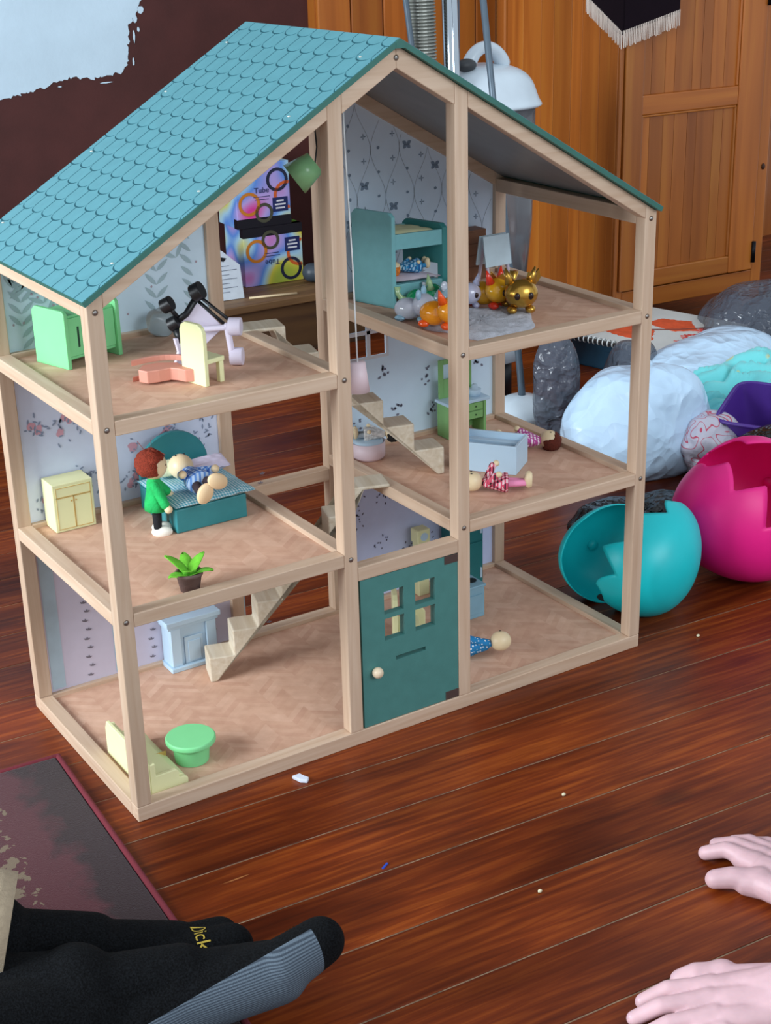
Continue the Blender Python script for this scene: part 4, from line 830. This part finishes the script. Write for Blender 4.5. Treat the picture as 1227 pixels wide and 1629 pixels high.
# dark blue box with a drawing pad on it
bb_ = thing('storage_box', 'dark blue storage box in front of the armoire', 'box', (1.70, 1.245, 0), (0, 0, rad(-76)))
nb = mat('navy_box_plastic', '#16384c', .4, var=.15, vs=30); MB().bb(0, .275, 0, .20, 0, .070).build('body', nb, bb_, bevel=.004); box('lid', nb, bb_, -.005, .28, -.005, .205, .0705, .082, .003); box('latch', nb, bb_, .12, .155, -.010, -.005, .05, .078, .001)
dp = thing('drawing_pad', 'spiral drawing pad with orange drawing on the dark blue box', 'drawing pad', (1.655, 1.20, .0828), (0, 0, rad(-76)))
pap = mat('white_drawing_paper', '#cfd0cc', .85, var=.02); MB().bb(-.005, .30, .012, .33, .006, .009).build('page', pap, dp); MB().bb(-.005, .30, -.004, .33, 0, .0058).build('backing', blk, dp)
for i in range(22): MB().torus((.004 + i * .0137, .004, .005), .0085, .0016, RY(rad(90)).to_3x3(), 14, 6).build('spiral_ring', mat('white_wire', '#d9dcdc', .3, .2), dp, True)
ora = mat('orange_marker', '#d9552a', .9, var=.15, vs=60); rdm = mat('red_marker', '#c04a44', .9)
MB().prism(ragged([(.03, .08, 1), (.14, .055, 1), (.20, .075, 1), (.155, .15, 1), (.06, .18, 1)], .003, 5), .0091, .0096, 'xy').build('orange_shape', ora, dp)
MB().prism(ragged([(.10, .19, 1), (.20, .17, 1), (.24, .21, 1), (.18, .27, 1), (.11, .25, 1)], .003, 6), .0091, .0096, 'xy').build('orange_shape', ora, dp)
gm = MB(); gm.tube([(.15, .15, .0096), (.20, .19, .0096), (.25, .25, .0096)], .002, 6); gm.build('pencil_line', mat('brown_marker', '#6b3a30', .9), dp)
tr = MB()
for i in range(15): x0 = .255 + .012 * math.sin(i * .9); tr.tube([(x0 - .012, .10 + i * .0095, .0096), (x0 + .006, .104 + i * .0095, .0096), (x0 - .006, .109 + i * .0095, .0096)], .0013, 5)
tr.build('red_scribble', rdm, dp)
# eggs
def basis(x, z):
    x = Vector(x).normalized(); z = Vector(z); z = (z - x * z.dot(x)).normalized(); y = z.cross(x); return Matrix((x, y, z)).transposed().to_4x4()
def eggshell(label, loc, m, L_, R_e, zig, za, halves, phase=0):
    t = thing('plastic_egg', label, 'plastic egg', loc)
    for c_, a_, b_, zf, sc_ in halves:
        mb = MB(); n, k = 96, 26; vs = []; fs = []
        for i in range(n + 1):
            s_ = i / n; a = math.pi * (.004 + .992 * s_); ax = -math.cos(a) * L_; rr_ = R_e * math.sin(a) * (1 + .16 * math.cos(a))
            saw = (s_ * zig + phase) % 1; tri = (saw / .62 if saw < .62 else (1 - saw) / .38) * 2 - 1; jag = zf * za * tri * min(1, 6 * s_ * (1 - s_))
            for j in range(k + 1): th = jag + (math.pi - 1.9 * jag) * j / k; vs.append((ax, rr_ * math.cos(th), -rr_ * math.sin(th)))
        for i in range(n):
            for j in range(k): a = i * (k + 1) + j; fs.append((a, a + 1, a + k + 2, a + k + 1))
        o = mb.add(vs, fs).build('half_shell', m, t, True); Mx = basis(a_, -Vector(b_)); Mx.translation = Vector(c_) - Vector(loc); o.matrix_local = Mx @ Matrix.Scale(sc_, 4)
        sd = o.modifiers.new('t', 'SOLIDIFY'); sd.thickness = .0025; sd.offset = 0
        MB().cyl((.0, .0, -R_e + .006), (.0, .0, -R_e + .001), .010, n=18).build('inner_boss', m, o, True)
    return t
tealp = mat('turquoise_egg_plastic', '#12c2c8', .38, var=.02); pinkp = mat('hot_pink_egg_plastic', '#ef1f86', .45, var=.02)
eggshell('open turquoise plastic egg with zigzag edge by the right base corner', (.93, .10, 0), tealp, .096, .086, 4.5, .30, [((.932, .104, .0905), (.697, -.095, .711), (.129, -.958, -.255), 1, 1.03), ((.905, .160, .080), (.60, -.011, .785), (.22, .88, -.30), .06, .86)], .3)
eggshell('hot pink plastic egg with zigzag opening beside the turquoise egg', (1.12, .09, 0), pinkp, .114, .103, 4.5, .26, [((1.130, .092, .108), (.376, -.583, -.72), (-.908, .016, -.489), 1, 1), ((1.152, .088, .126), (.376, -.583, -.72), (.865, .50, .048), .8, 1)], .1)
# white lidded container, hose, tube and pole in front of the panelling
ct = thing('lidded_container', 'smoky clear container with white handled lid behind the dollhouse roof', 'container', (1.388, 1.17, 0))
smoke = mat('smoky_clear_plastic', '#8f8e92', .18, trans=.65, var=.05); wpl = mat('white_glossy_plastic', '#cfdbe4', .25, var=.02)
def loft(rows, n=40):
    mb = MB(); vs = []; fs = []
    for rx, ry, z in rows: vs += [(x, y, z) for x, y in rsq(rx, ry, n)]
    for j in range(len(rows) - 1): fs += [(j * n + i, j * n + (i + 1) % n, (j + 1) * n + (i + 1) % n, (j + 1) * n + i) for i in range(n)]
    fs += [tuple(range(n))[::-1], tuple(range((len(rows) - 1) * n, len(rows) * n))]; return mb.add(vs, fs)
loft([(.088, .085, .26), (.10, .095, .40), (.104, .10, .645)]).build('clear_body', smoke, ct, True)
loft([(.05, .05, .075), (.075, .075, .085), (.088, .085, .13), (.092, .09, .255)]).build('white_base', wpl, ct, True)
loft([(.06, .06, 0), (.06, .06, .074)]).build('foot', mat('dark_plastic_foot', '#14171b', .5), ct, True)
loft([(.118, .108, .640), (.121, .11, .655), (.113, .10, .662), (.105, .092, .70), (.078, .07, .728), (.03, .03, .738)]).build('lid', wpl, ct, True, sub=2)
MB().tube([(-.055, -.02, .715), (-.045, -.02, .755), (-.012, -.02, .778), (.025, -.02, .765), (.05, -.02, .722)], [.018, .016, .015, .016, .02], 14).build('handle', wpl, ct, True, sub=2)
MB().ell((-.062, -.03, .74), (.024, .018, .014), n=16, k=10).build('spout', mat('dark_spout', '#3c3f42', .5), ct, True)
hz = thing('ribbed_hose', 'grey ribbed hose hanging beside the steel tube', 'hose', (1.185, 1.10, 0)); ribs = mat('grey_ribbed_plastic', '#8d8f88', .35, .2)
hm = MB(); zz = .30; pts = []; rrs = []
while zz < 1.15: pts.append((.018 * (1.0 - zz), .0, zz)); rrs.append([.0290, .0285, .0235][len(pts) % 3]); zz += .0022
hm.tube(pts, rrs, 22); hm.build('corrugated_tube', ribs, hz); MB().tube([(.018, 0, 0), (.013, 0, .30)], .03, 20).build('cuff', blk, hz, True)
stt = thing('steel_tube', 'shiny steel vacuum tube standing behind the roof ridge', 'tube', (1.262, 1.09, 0)); chrome = mat('chrome_steel', '#c9d2da', .14, 1.0, var=.02)
MB().tube([(.012, 0, .06), (-.022, 0, 1.2)], .0165, 24).build('wand', chrome, stt, True); MB().bb(.003, .007, .005, .015, .06, 1.2).build('clip_rail', mat('grey_plastic', '#59626e', .4), stt, loc=(.006, -.004, 0)); MB().bb(-.05, .05, -.03, .03, 0, .06).build('floor_head', blk, stt, bevel=.008)
gpole = mat('blue_grey_pole', '#5c6a76', .35, .3)
cbp = thing('power_cord', 'thin grey cord hanging beside the ribbed hose', 'cord', (1.135, 1.08, 0)); MB().tube([(-.004, 0, 1.1), (.0, 0, .90), (.014, 0, .80), (.02, 0, .5), (.015, 0, .2), (.02, 0, .004)], .006, 10).build('cable', gpole, cbp, True)
mp_ = thing('floor_mop', 'white steam mop head with slim grey pole behind the dollhouse', 'mop', (1.345, .975, 0))
MB().tube([(.010, .0, .04), (.004, 0, .10), (-.042, 0, .46), (-.108, 0, .98)], [.0085, .0075, .0068, .0068], 14).build('pole', gpole, mp_, True)
mh = loft([(.075, .055, 0), (.085, .065, .006), (.085, .065, .02), (.07, .05, .034), (.045, .03, .046), (.02, .02, .052)]); mh.build('head', wpl, mp_, True); loft([(.088, .068, 0), (.088, .068, .005)]).build('pad', mat('grey_mop_pad', '#9a9a98', .95), mp_)
# things on the bench
def prismabox(label, loc, rz_, w, d, h, flip):
    t = thing('puzzle_box', label, 'box', loc, (0, 0, rz_), 'colourful boxes on the bench')
    m, nt, b = newmat('rainbow_box_print'); L = nt.links.new; b.inputs['Roughness'].default_value = .35
    tc = N(nt, 'ShaderNodeTexCoord'); n = N(nt, 'ShaderNodeTexNoise', i_Scale=7.5, i_Detail=.5); ad = N(nt, 'ShaderNodeVectorMath', operation='ADD'); ad.inputs[1].default_value = (loc[2] * 9, loc[2] * 5, 0); L(tc.outputs['Object'], ad.inputs[0]); L(ad.outputs[0], n.inputs['Vector'])
    r = ramp(nt, ((.28, '#4f9a3c'), (.38, '#d9cf4a'), (.46, '#a8d0e6'), (.52, '#5f8fdc'), (.60, '#b9a0dc'), (.68, '#d83a94'), (.78, '#e08a3a'))); L(n.outputs[0], r.inputs[0]); L(r.outputs[0], b.inputs['Base Color'])
    MB().bb(0, w, 0, d, 0, h).build('carton', m, t, bevel=.0015); fl_ = (lambda z: h - z) if flip else (lambda z: z)
    z0, z1 = sorted((fl_(0), fl_(.024))); box('dark_band', mat('dark_navy_print', '#15131c', .4), t, -.0006, w + .0006, -.0006, .02, z0, z1, 0)
    for cx, cz, R1, c0 in ((.035, .060, .030, '#c87a28'), (.075, .035, .025, '#4a4a3a'), (w - .035, .115, .030, '#23283f'), (w - .010, .075, .036, '#d0602c')):
        cm = MB(); seg = []
        for i in range(29):
            a = math.pi * 2 * i / 28; seg.append((math.cos(a), math.sin(a)))
        for (a, b2), (c_, d_) in zip(seg, seg[1:]):
            q = [(cx + a * R1, fl_(cz) + b2 * R1), (cx + c_ * R1, fl_(cz) + d_ * R1), (cx + c_ * (R1 - .008), fl_(cz) + d_ * (R1 - .008)), (cx + a * (R1 - .008), fl_(cz) + b2 * (R1 - .008))]
            if all(.001 < u < w - .001 and .001 < v < h - .001 for u, v in q): cm.add([(u, -.0009, v) for u, v in q], [(0, 1, 2, 3)])
        cm.build('printed_ring', mat('ring_print_' + c0[1:], c0, .35), t)
    navy = mat('navy_label_print', '#1f2a5c', .4); zc = fl_(.052); box('navy_label', navy, t, w - .050, w - .008, -.0010, 0, zc - .018, zc + .018, 0)
    lm = mat('white_print', '#d8d8e0', .5); flipM = RY(math.pi) if flip else Matrix()
    for i, wd_ in enumerate((.02, .03, .026)): box('printed_line', lm, t, w - .029 - wd_ / 2, w - .029 + wd_ / 2, -.0013, 0, zc + .007 - i * .009, zc + .011 - i * .009, 0)
    dkp = mat('dark_blue_print', '#27325c', .5); textmesh('Tube', .020, dkp, t, T(w * .47, -.0012, fl_(.092)) @ flipM @ RX(rad(90)), 'printed_title')
    for i, wd_ in enumerate((.045, .038)): box('printed_line', dkp, t, w * .47 - wd_ / 2, w * .47 + wd_ / 2, -.001, 0, fl_(.076 - i * .007) - .0008, fl_(.076 - i * .007) + .0008, 0)
    return t
prismabox('colourful box lying upside down at the bottom of the stack on the bench', (1.150, 1.872, .1506), rad(-4), .165, .12, .150, True)
prismabox('colourful box on top of the stack on the bench', (1.138, 1.875, .3012), rad(-4), .150, .12, .160, False)
lb = thing('white_carton', 'white printed carton leaning before the colourful boxes', 'carton', (.985, 1.790, .1506), (0, 0, rad(-6)))
wc = mat('white_card', '#c9d2dc', .7); MB().prism([(0, 0), (.112, 0), (.105, .085), (.06, .125), (0, .135)], 0, .07, 'xz').build('card', wc, lb, bevel=.001)
gt = mat('grey_print', '#6a7280', .7)
for i in range(7): box('printed_line', gt, lb, .035, .075 + .02 * (i % 2), -.0006, 0, .02 + i * .011, .0215 + i * .011, 0)
MB().prism([(.03, .108), (.062, .098), (.07, .106), (.04, .115)], -.0007, 0, 'xz').build('printed_logo', blk, lb)
gd = thing('gadget', 'dark grey handheld gadget beside the colourful boxes on the bench', 'gadget', (1.345, 1.80, .1508), (0, 0, rad(-35))); MB().cap((-.035, 0, .025), (.045, 0, .025), .025, .022).build('casing', mat('dark_grey_plastic', '#3d4650', .4), gd, True); MB().cyl((-.005, -.024, .03), (-.005, -.027, .03), .006).build('button', white_t, gd, True); MB().cyl((.03, -.021, .028), (.03, -.026, .028), .008).build('dial', blk, gd, True)
tag(MB().tube([(0, 0, .003), (.12, -.03, .003)], .003, 8).build('wooden_stick', bwood, None, True, loc=(1.10, 1.76, .1504)), 'thin pale wooden stick on the bench', 'stick')
# rug
def rugmat():
    m, nt, b = newmat('patterned_red_rug'); L = nt.links.new; b.inputs['Roughness'].default_value = 1; b.inputs['Sheen Weight'].default_value = .2; b.inputs['Specular IOR Level'].default_value = .1
    tc = N(nt, 'ShaderNodeTexCoord'); sp = N(nt, 'ShaderNodeSeparateXYZ'); L(tc.outputs['Object'], sp.inputs[0])
    n = N(nt, 'ShaderNodeTexNoise', i_Scale=32.0, i_Detail=4.0); L(tc.outputs['Object'], n.inputs['Vector'])
    a = N(nt, 'ShaderNodeMath', operation='MULTIPLY', i_1=.09); L(n.outputs[0], a.inputs[0]); s = N(nt, 'ShaderNodeMath', operation='ADD'); L(sp.outputs[0], s.inputs[0]); L(a.outputs[0], s.inputs[1])
    mr = N(nt, 'ShaderNodeMapRange', i_1=-.28, i_2=.05); L(s.outputs[0], mr.inputs[0])
    r = ramp(nt, ((.30, '#2a1a17'), (.45, '#33181a'), (.58, '#4a1b22'), (.74, '#481a21'), (.82, '#261114'), (.97, '#271216'))); L(mr.outputs[0], r.inputs[0])
    n2 = N(nt, 'ShaderNodeTexNoise', i_Scale=75.0, i_Detail=4.0); L(tc.outputs['Object'], n2.inputs['Vector']); g = N(nt, 'ShaderNodeMath', operation='GREATER_THAN', i_1=.57); L(n2.outputs[0], g.inputs[0])
    lt = N(nt, 'ShaderNodeMath', operation='LESS_THAN', i_1=-.075); L(s.outputs[0], lt.inputs[0]); ml = N(nt, 'ShaderNodeMath', operation='MULTIPLY'); L(g.outputs[0], ml.inputs[0]); L(lt.outputs[0], ml.inputs[1])
    mx = N(nt, 'ShaderNodeMixRGB'); mx.inputs[2].default_value = lin('#6b5a47'); L(ml.outputs[0], mx.inputs[0]); L(r.outputs[0], mx.inputs[1]); L(mx.outputs[0], b.inputs['Base Color'])
    bp = N(nt, 'ShaderNodeBump', i_Strength=.4, i_Distance=.002); n3 = N(nt, 'ShaderNodeTexNoise', i_Scale=800.0); L(tc.outputs['Object'], n3.inputs['Vector']); L(n3.outputs[0], bp.inputs['Height']); L(bp.outputs[0], b.inputs['Normal']); return m
rug = thing('rug', 'dark red patterned rug with red binding left of the dollhouse', 'rug', (-.0215, .207, .0004), (0, 0, rad(-3.2)))
MB().bb(-1.2, -.011, -1.2, -.008, 0, .007).build('pile', rugmat(), rug, bevel=.002); rb_ = mat('red_rug_binding', '#6e2630', .95, bump=.5, bs=300)
MB().cap((-.006, -1.2, .0042), (-.006, -.004, .0042), .0042, .0042, n=10).build('binding', rb_, rug, True); MB().cap((-1.2, -.004, .0042), (-.008, -.004, .0042), .0042, .0042, n=10).build('binding', rb_, rug, True)
# bits on the floor
o = MB().prism([(-.012, -.004), (-.006, .006), (.002, .004), (.010, .003), (.012, -.005), (.003, -.008), (-.004, -.006)], 0, .005, 'xy').build('paper_scrap', mat('white_paper', '#d6dcec', .8), None, bevel=.001, loc=(.218, -.031, .0003), rot=(0, 0, rad(-60))); tag(o, 'small white paper scrap on the floor in front of the dollhouse', 'paper scrap')
crm = mat('pale_crumb', '#d8cfae', .8)
for (x, y), lab in (((.475, -.258), 'pale crumb on the floor below the dollhouse door'), ((.925, -.03), 'pale crumb on the floor right of the dollhouse'), ((.325, -.40), 'pale crumb on the floor nearest the camera')):
    tag(MB().ell((0, 0, .0022), (.003, .0022, .0022), n=8, k=6).build('crumb', crm, None, True, loc=(x, y, .0002)), lab, 'crumb')
tag(MB().bb(-.006, .006, -.0012, .0012, 0, .0015).build('blue_bit', mat('blue_plastic_bit', '#2c4bb0', .4), None, loc=(.205, -.255, .0002), rot=(0, 0, .5)), 'tiny blue plastic bit on the floor', 'plastic bit')
# ================================================================ PEOPLE
child = thing('person', 'barefoot person whose two pale feet enter at the lower right', 'person', (.5, -.6, 0))
def Q(x, y, z): return (x - .5, y + .6, z)
sk = mat('pale_pink_skin', '#cda7ac', .5, var=.10, vs=38, sss=.10)
fb = MB()
nails = []
def toe(a, mid, b, r0, r1, r2):
    dd_ = Vector(b) - Vector(mid); dd_.z = 0; nails.append((Q(*b), dd_.normalized(), r2)); r0 *= 1.1; r1 *= 1.1; r2 *= 1.12; a_, m_ = Vector(a), Vector(mid); e_ = a_ + (m_ - a_) * .5; e_.z -= .003
    fb.cap(Q(a_.x, a_.y, a_.z - .002), Q(*e_), r0 * 1.3, r0 * 1.12, 14, 4)
    fb.cap(Q(*a), Q(*mid), r0, r1, 12, 4); fb.cap(Q(*mid), Q(*b), r1, r2, 12, 4)
# right foot (further away)
toe((.530, -.548, .019), (.509, -.522, .0175), (.4955, -.508, .0125), .0135, .0120, .0105)
toe((.548, -.522, .022), (.538, -.482, .0215), (.526, -.461, .0095), .0105, .0092, .0080)
toe((.564, -.515, .021), (.556, -.478, .0205), (.549, -.455, .0090), .0098, .0086, .0074)
toe((.581, -.515, .019), (.577, -.482, .0180), (.572, -.462, .0085), .0092, .0080, .0070)
toe((.597, -.522, .016), (.596, -.494, .0145), (.592, -.477, .0075), .0084, .0075, .0066)
for a, b, r0, r1 in (((.528, -.550, .018), (.545, -.640, .022), .017, .018), ((.548, -.535, .020), (.560, -.645, .030), .017, .024), ((.570, -.530, .018), (.578, -.645, .026), .016, .022), ((.592, -.538, .015), (.592, -.640, .020), .014, .018), ((.565, -.645, .030), (.572, -.700, .028), .026, .027), ((.565, -.655, .045), (.575, -.690, .085), .026, .027), ((.575, -.690, .085), (.60, -.745, .22), .027, .038), ((.60, -.745, .22), (.615, -.775, .33), .038, .034), ((.615, -.780, .34), (.640, -1.00, .30), .040, .058)): fb.cap(Q(*a), Q(*b), r0, r1, 16, 5)
for a, b, r0, r1 in (((.556, -.552, .014), (.566, -.650, .044), .022, .033), ((.580, -.552, .012), (.578, -.645, .034), .019, .027), ((.540, -.562, .013), (.553, -.645, .030), .018, .026)): fb.cap(Q(*a), Q(*b), r0, r1, 16, 5)
# left foot (nearer)
toe((.378, -.640, .020), (.356, -.624, .0200), (.343, -.614, .0125), .0130, .0115, .0100)
toe((.352, -.650, .024), (.312, -.628, .0235), (.290, -.616, .0105), .0102, .0092, .0080)
toe((.338, -.664, .024), (.290, -.642, .0235), (.266, -.629, .0100), .0098, .0086, .0074)
toe((.328, -.680, .021), (.282, -.662, .0195), (.262, -.652, .0090), .0092, .0080, .0068)
toe((.322, -.696, .017), (.286, -.684, .0150), (.270, -.678, .0080), .0084, .0074, .0064)
for a, b, r0, r1 in (((.374, -.644, .019), (.440, -.700, .024), .015, .020), ((.355, -.655, .022), (.440, -.715, .034), .015, .024), ((.342, -.668, .021), (.435, -.730, .030), .015, .022), ((.332, -.686, .017), (.428, -.745, .022), .014, .018), ((.440, -.715, .030), (.480, -.755, .028), .026, .027), ((.445, -.718, .048), (.470, -.742, .090), .026, .027), ((.470, -.742, .090), (.505, -.785, .22), .027, .038), ((.505, -.785, .22), (.525, -.815, .33), .038, .034), ((.525, -.820, .34), (.575, -1.03, .30), .040, .058), ((.570, -1.05, .30), (.655, -1.03, .30), .075, .075)): fb.cap(Q(*a), Q(*b), r0, r1, 16, 5)
for a, b, r0, r1 in (((.366, -.672, .014), (.452, -.726, .046), .022, .034), ((.354, -.690, .012), (.440, -.742, .034), .019, .027), ((.380, -.660, .013), (.446, -.712, .032), .018, .026)): fb.cap(Q(*a), Q(*b), r0, r1, 16, 5)
fuse(fb.build('body', sk, child, True), .0016, 9, .5)
sh_ = MB()
for a, b, r0, r1 in (((.628, -.900, .325), (.642, -1.00, .30), .060, .070), ((.548, -.925, .325), (.575, -1.03, .30), .060, .070), ((.565, -1.06, .29), (.660, -1.04, .29), .092, .092)): sh_.cap(Q(*a), Q(*b), r0, r1, 20, 6)
fuse(sh_.build('shorts', mat('navy_shorts_cloth', '#2b3550', .9, bump=.3), child, True), .005, 6, .5)
nail = mat('pink_toenail', '#cfaab2', .3)
for b_, d_, r_ in nails:
    zt_ = (d_ * .75 + Vector((0, 0, .66))).normalized(); xt_ = (d_ - zt_ * d_.dot(zt_)).normalized(); Mx = Matrix((xt_, zt_.cross(xt_), zt_)).transposed().to_4x4(); Mx.translation = Vector(b_) + zt_ * r_ * .80
    o = MB().ell((0, 0, 0), (r_ * .62, r_ * .58, r_ * .26), n=14, k=8).build('toenail', nail, child, True); o.matrix_local = Mx
def sockmat():
    m, nt, b = newmat('black_sock_with_grey_sole'); L = nt.links.new; b.inputs['Roughness'].default_value = 1; b.inputs['Specular IOR Level'].default_value = .15; b.inputs['Sheen Weight'].default_value = .0
    tc = N(nt, 'ShaderNodeTexCoord'); sp = N(nt, 'ShaderNodeSeparateXYZ'); L(tc.outputs['Object'], sp.inputs[0])
    n = N(nt, 'ShaderNodeTexNoise', i_Scale=520.0, i_Detail=2.0); L(tc.outputs['Object'], n.inputs['Vector']); rb = ramp(nt, ((.35, '#040405'), (.75, '#141619'))); L(n.outputs[0], rb.inputs[0])
    wv = N(nt, 'ShaderNodeTexWave', i_Scale=95.0, i_Distortion=.0, bands_direction='X'); yz = N(nt, 'ShaderNodeMath', operation='SUBTRACT'); L(sp.outputs[1], yz.inputs[0]); L(sp.outputs[2], yz.inputs[1]); cbn = N(nt, 'ShaderNodeCombineXYZ'); L(yz.outputs[0], cbn.inputs[0]); L(cbn.outputs[0], wv.inputs['Vector']); rs = ramp(nt, ((.2, '#3d454f'), (.8, '#5d6873'))); L(wv.outputs[0], rs.inputs[0])
    def lt(o_, v): q = N(nt, 'ShaderNodeMath', operation='LESS_THAN', i_1=v); L(o_, q.inputs[0]); return q.outputs[0]
    zz = N(nt, 'ShaderNodeMath', operation='MULTIPLY_ADD', i_1=.10, i_2=0.0); L(sp.outputs[0], zz.inputs[0]); z2 = N(nt, 'ShaderNodeMath', operation='SUBTRACT'); L(sp.outputs[2], z2.inputs[0]); L(zz.outputs[0], z2.inputs[1])
    mu = N(nt, 'ShaderNodeMath', operation='MULTIPLY'); L(lt(z2.outputs[0], -.008), mu.inputs[0]); L(lt(sp.outputs[0], .232), mu.inputs[1])
    mx = N(nt, 'ShaderNodeMixRGB'); L(mu.outputs[0], mx.inputs[0]); L(rb.outputs[0], mx.inputs[1]); L(rs.outputs[0], mx.inputs[2]); L(mx.outputs[0], b.inputs['Base Color'])
    bp = N(nt, 'ShaderNodeBump', i_Strength=.6, i_Distance=.0015); L(n.outputs[0], bp.inputs['Height']); L(bp.outputs[0], b.inputs['Normal']); return m
adult = thing('person', 'seated adult in tan trousers and black socks with grey soles', 'person', (-.25, -.34, 0))
SOCK = sockmat(); letm = mat('yellow_knit_lettering', '#b59b3c', .9); tan = mat('tan_trouser_cloth', '#a08f78', .95, var=.08, vs=200, bump=.4, bs=600)
def sockfoot(M, leg):
    m = MB()   # local: heel at x=0, toes at x=.27, up z
    for a, b, r0, r1 in (((.0, 0, .0), (.09, 0, .006), .036, .036), ((.02, 0, .045), (.10, 0, .028), .038, .034), ((.09, 0, .006), (.19, -.010, -.008), .036, .033), ((.09, .0, .02), (.19, .006, -.002), .036, .031), ((.19, -.016, -.006), (.243, -.016, .002), .030, .026), ((.19, .012, -.008), (.238, .012, .000), .028, .022), ((.0, 0, .01), (.0, 0, .06), .037, .044)): m.cap(a, b, r0, r1, 18, 6)
    for a, b, r0, r1 in leg: m.cap(a, b, r0, r1, 18, 6)
    o = m.build('sock', SOCK, adult, True); o.matrix_local = M; fuse(o, .003, 8, .5); return o
def frame(o, fx, up):
    x = Vector(fx).normalized(); z = Vector(up); z = (z - x * z.dot(x)).normalized(); y = z.cross(x); M = Matrix((x, y, z)).transposed().to_4x4(); M.translation = Vector(o); return M
AL = Vector((-.25, -.34, 0))
Mn = frame(Vector((-.218, -.402, .050)) - AL, (.255, -.006, .014), (.42, .62, .60))
Mf = frame(Vector((-.274, -.266, .052)) - AL, (.255, -.058, -.012), (.05, .10, 1))
s1_ = sockfoot(Mn, [((.0, 0, .05), (-.09, .03, .08), .046, .056), ((0, 0, .03), (-.12, -.02, .05), .045, .055)]); s2_ = sockfoot(Mf, [((.0, 0, .05), (-.10, 0, .10), .044, .055)])
def sockword(txt, so, x, y, size, R1, cz, tilt=0):
    o = textmesh(txt, size, letm, so, Matrix(), 'lettering', 0)
    for v in o.data.vertices:
        a, b = v.co.x, v.co.y; v.co = Vector((x + b, y - R1 * math.sin(a / R1 + tilt), cz + R1 * math.cos(a / R1 + tilt)))
    sw = o.modifiers.new('wrap', 'SHRINKWRAP'); sw.target = so; sw.wrap_method = 'NEAREST_SURFACEPOINT'; sw.wrap_mode = 'ABOVE_SURFACE'; sw.offset = .0010; return o
sockword('Dickies', s2_, .212, -.002, .021, .036, -.008, .75); sockword('Dickies', s1_, .222, -.002, .021, .036, -.004, -.5)
def trouser(c, d, r, L_, seed):
    c, d = Vector(c) - AL, Vector(d).normalized(); u = Vector((0, 0, 1)); u = (u - d * u.dot(d)).normalized(); w = d.cross(u); mb = MB(); n, k = 48, 22; vs = []; fs = []
    for j in range(k + 1):
        t = j / k
        for i in range(n):
            a = 2 * math.pi * i / n; rr_ = r * (1 + .06 * noise.noise(Vector((math.cos(a) * 1.5, math.sin(a) * 1.5, t * 4 + seed)))) * (1 + .25 * t) + (.0025 if t < .16 else 0); vs.append(c - d * L_ * t + u * rr_ * math.sin(a) + w * rr_ * math.cos(a))
    for j in range(k): fs += [(j * n + i, j * n + (i + 1) % n, (j + 1) * n + (i + 1) % n, (j + 1) * n + i) for i in range(n)]
    o = mb.add(vs, fs).build('trouser_leg', tan, adult, True); sd = o.modifiers.new('t', 'SOLIDIFY'); sd.thickness = .004
    sm = MB(); q = 40; sm.tube([c - d * .022 + (u * math.sin(2 * math.pi * i / q) + w * math.cos(2 * math.pi * i / q)) * (r + .0055) * (1.02) for i in range(q + 1)], .0012, 6, False); sm.build('hem_seam', mat('dark_seam', '#3c3226', .9), o, True)
trouser((-.258, -.285, .118), (.90, -.42, -.25), .064, .32, 1)
trouser((-.345, -.190, .110), (.93, -.30, -.30), .062, .30, 5)

for o in COL.objects:
    if o.name.split('.')[0] in ('printed_rose', 'printed_leaf', 'printed_sprig', 'printed_flower', 'printed_motif', 'printed_trellis', 'printed_stripe', 'fringe', 'red_scribble', 'printed_ring', 'paint_patch'): o['kind'] = 'stuff'
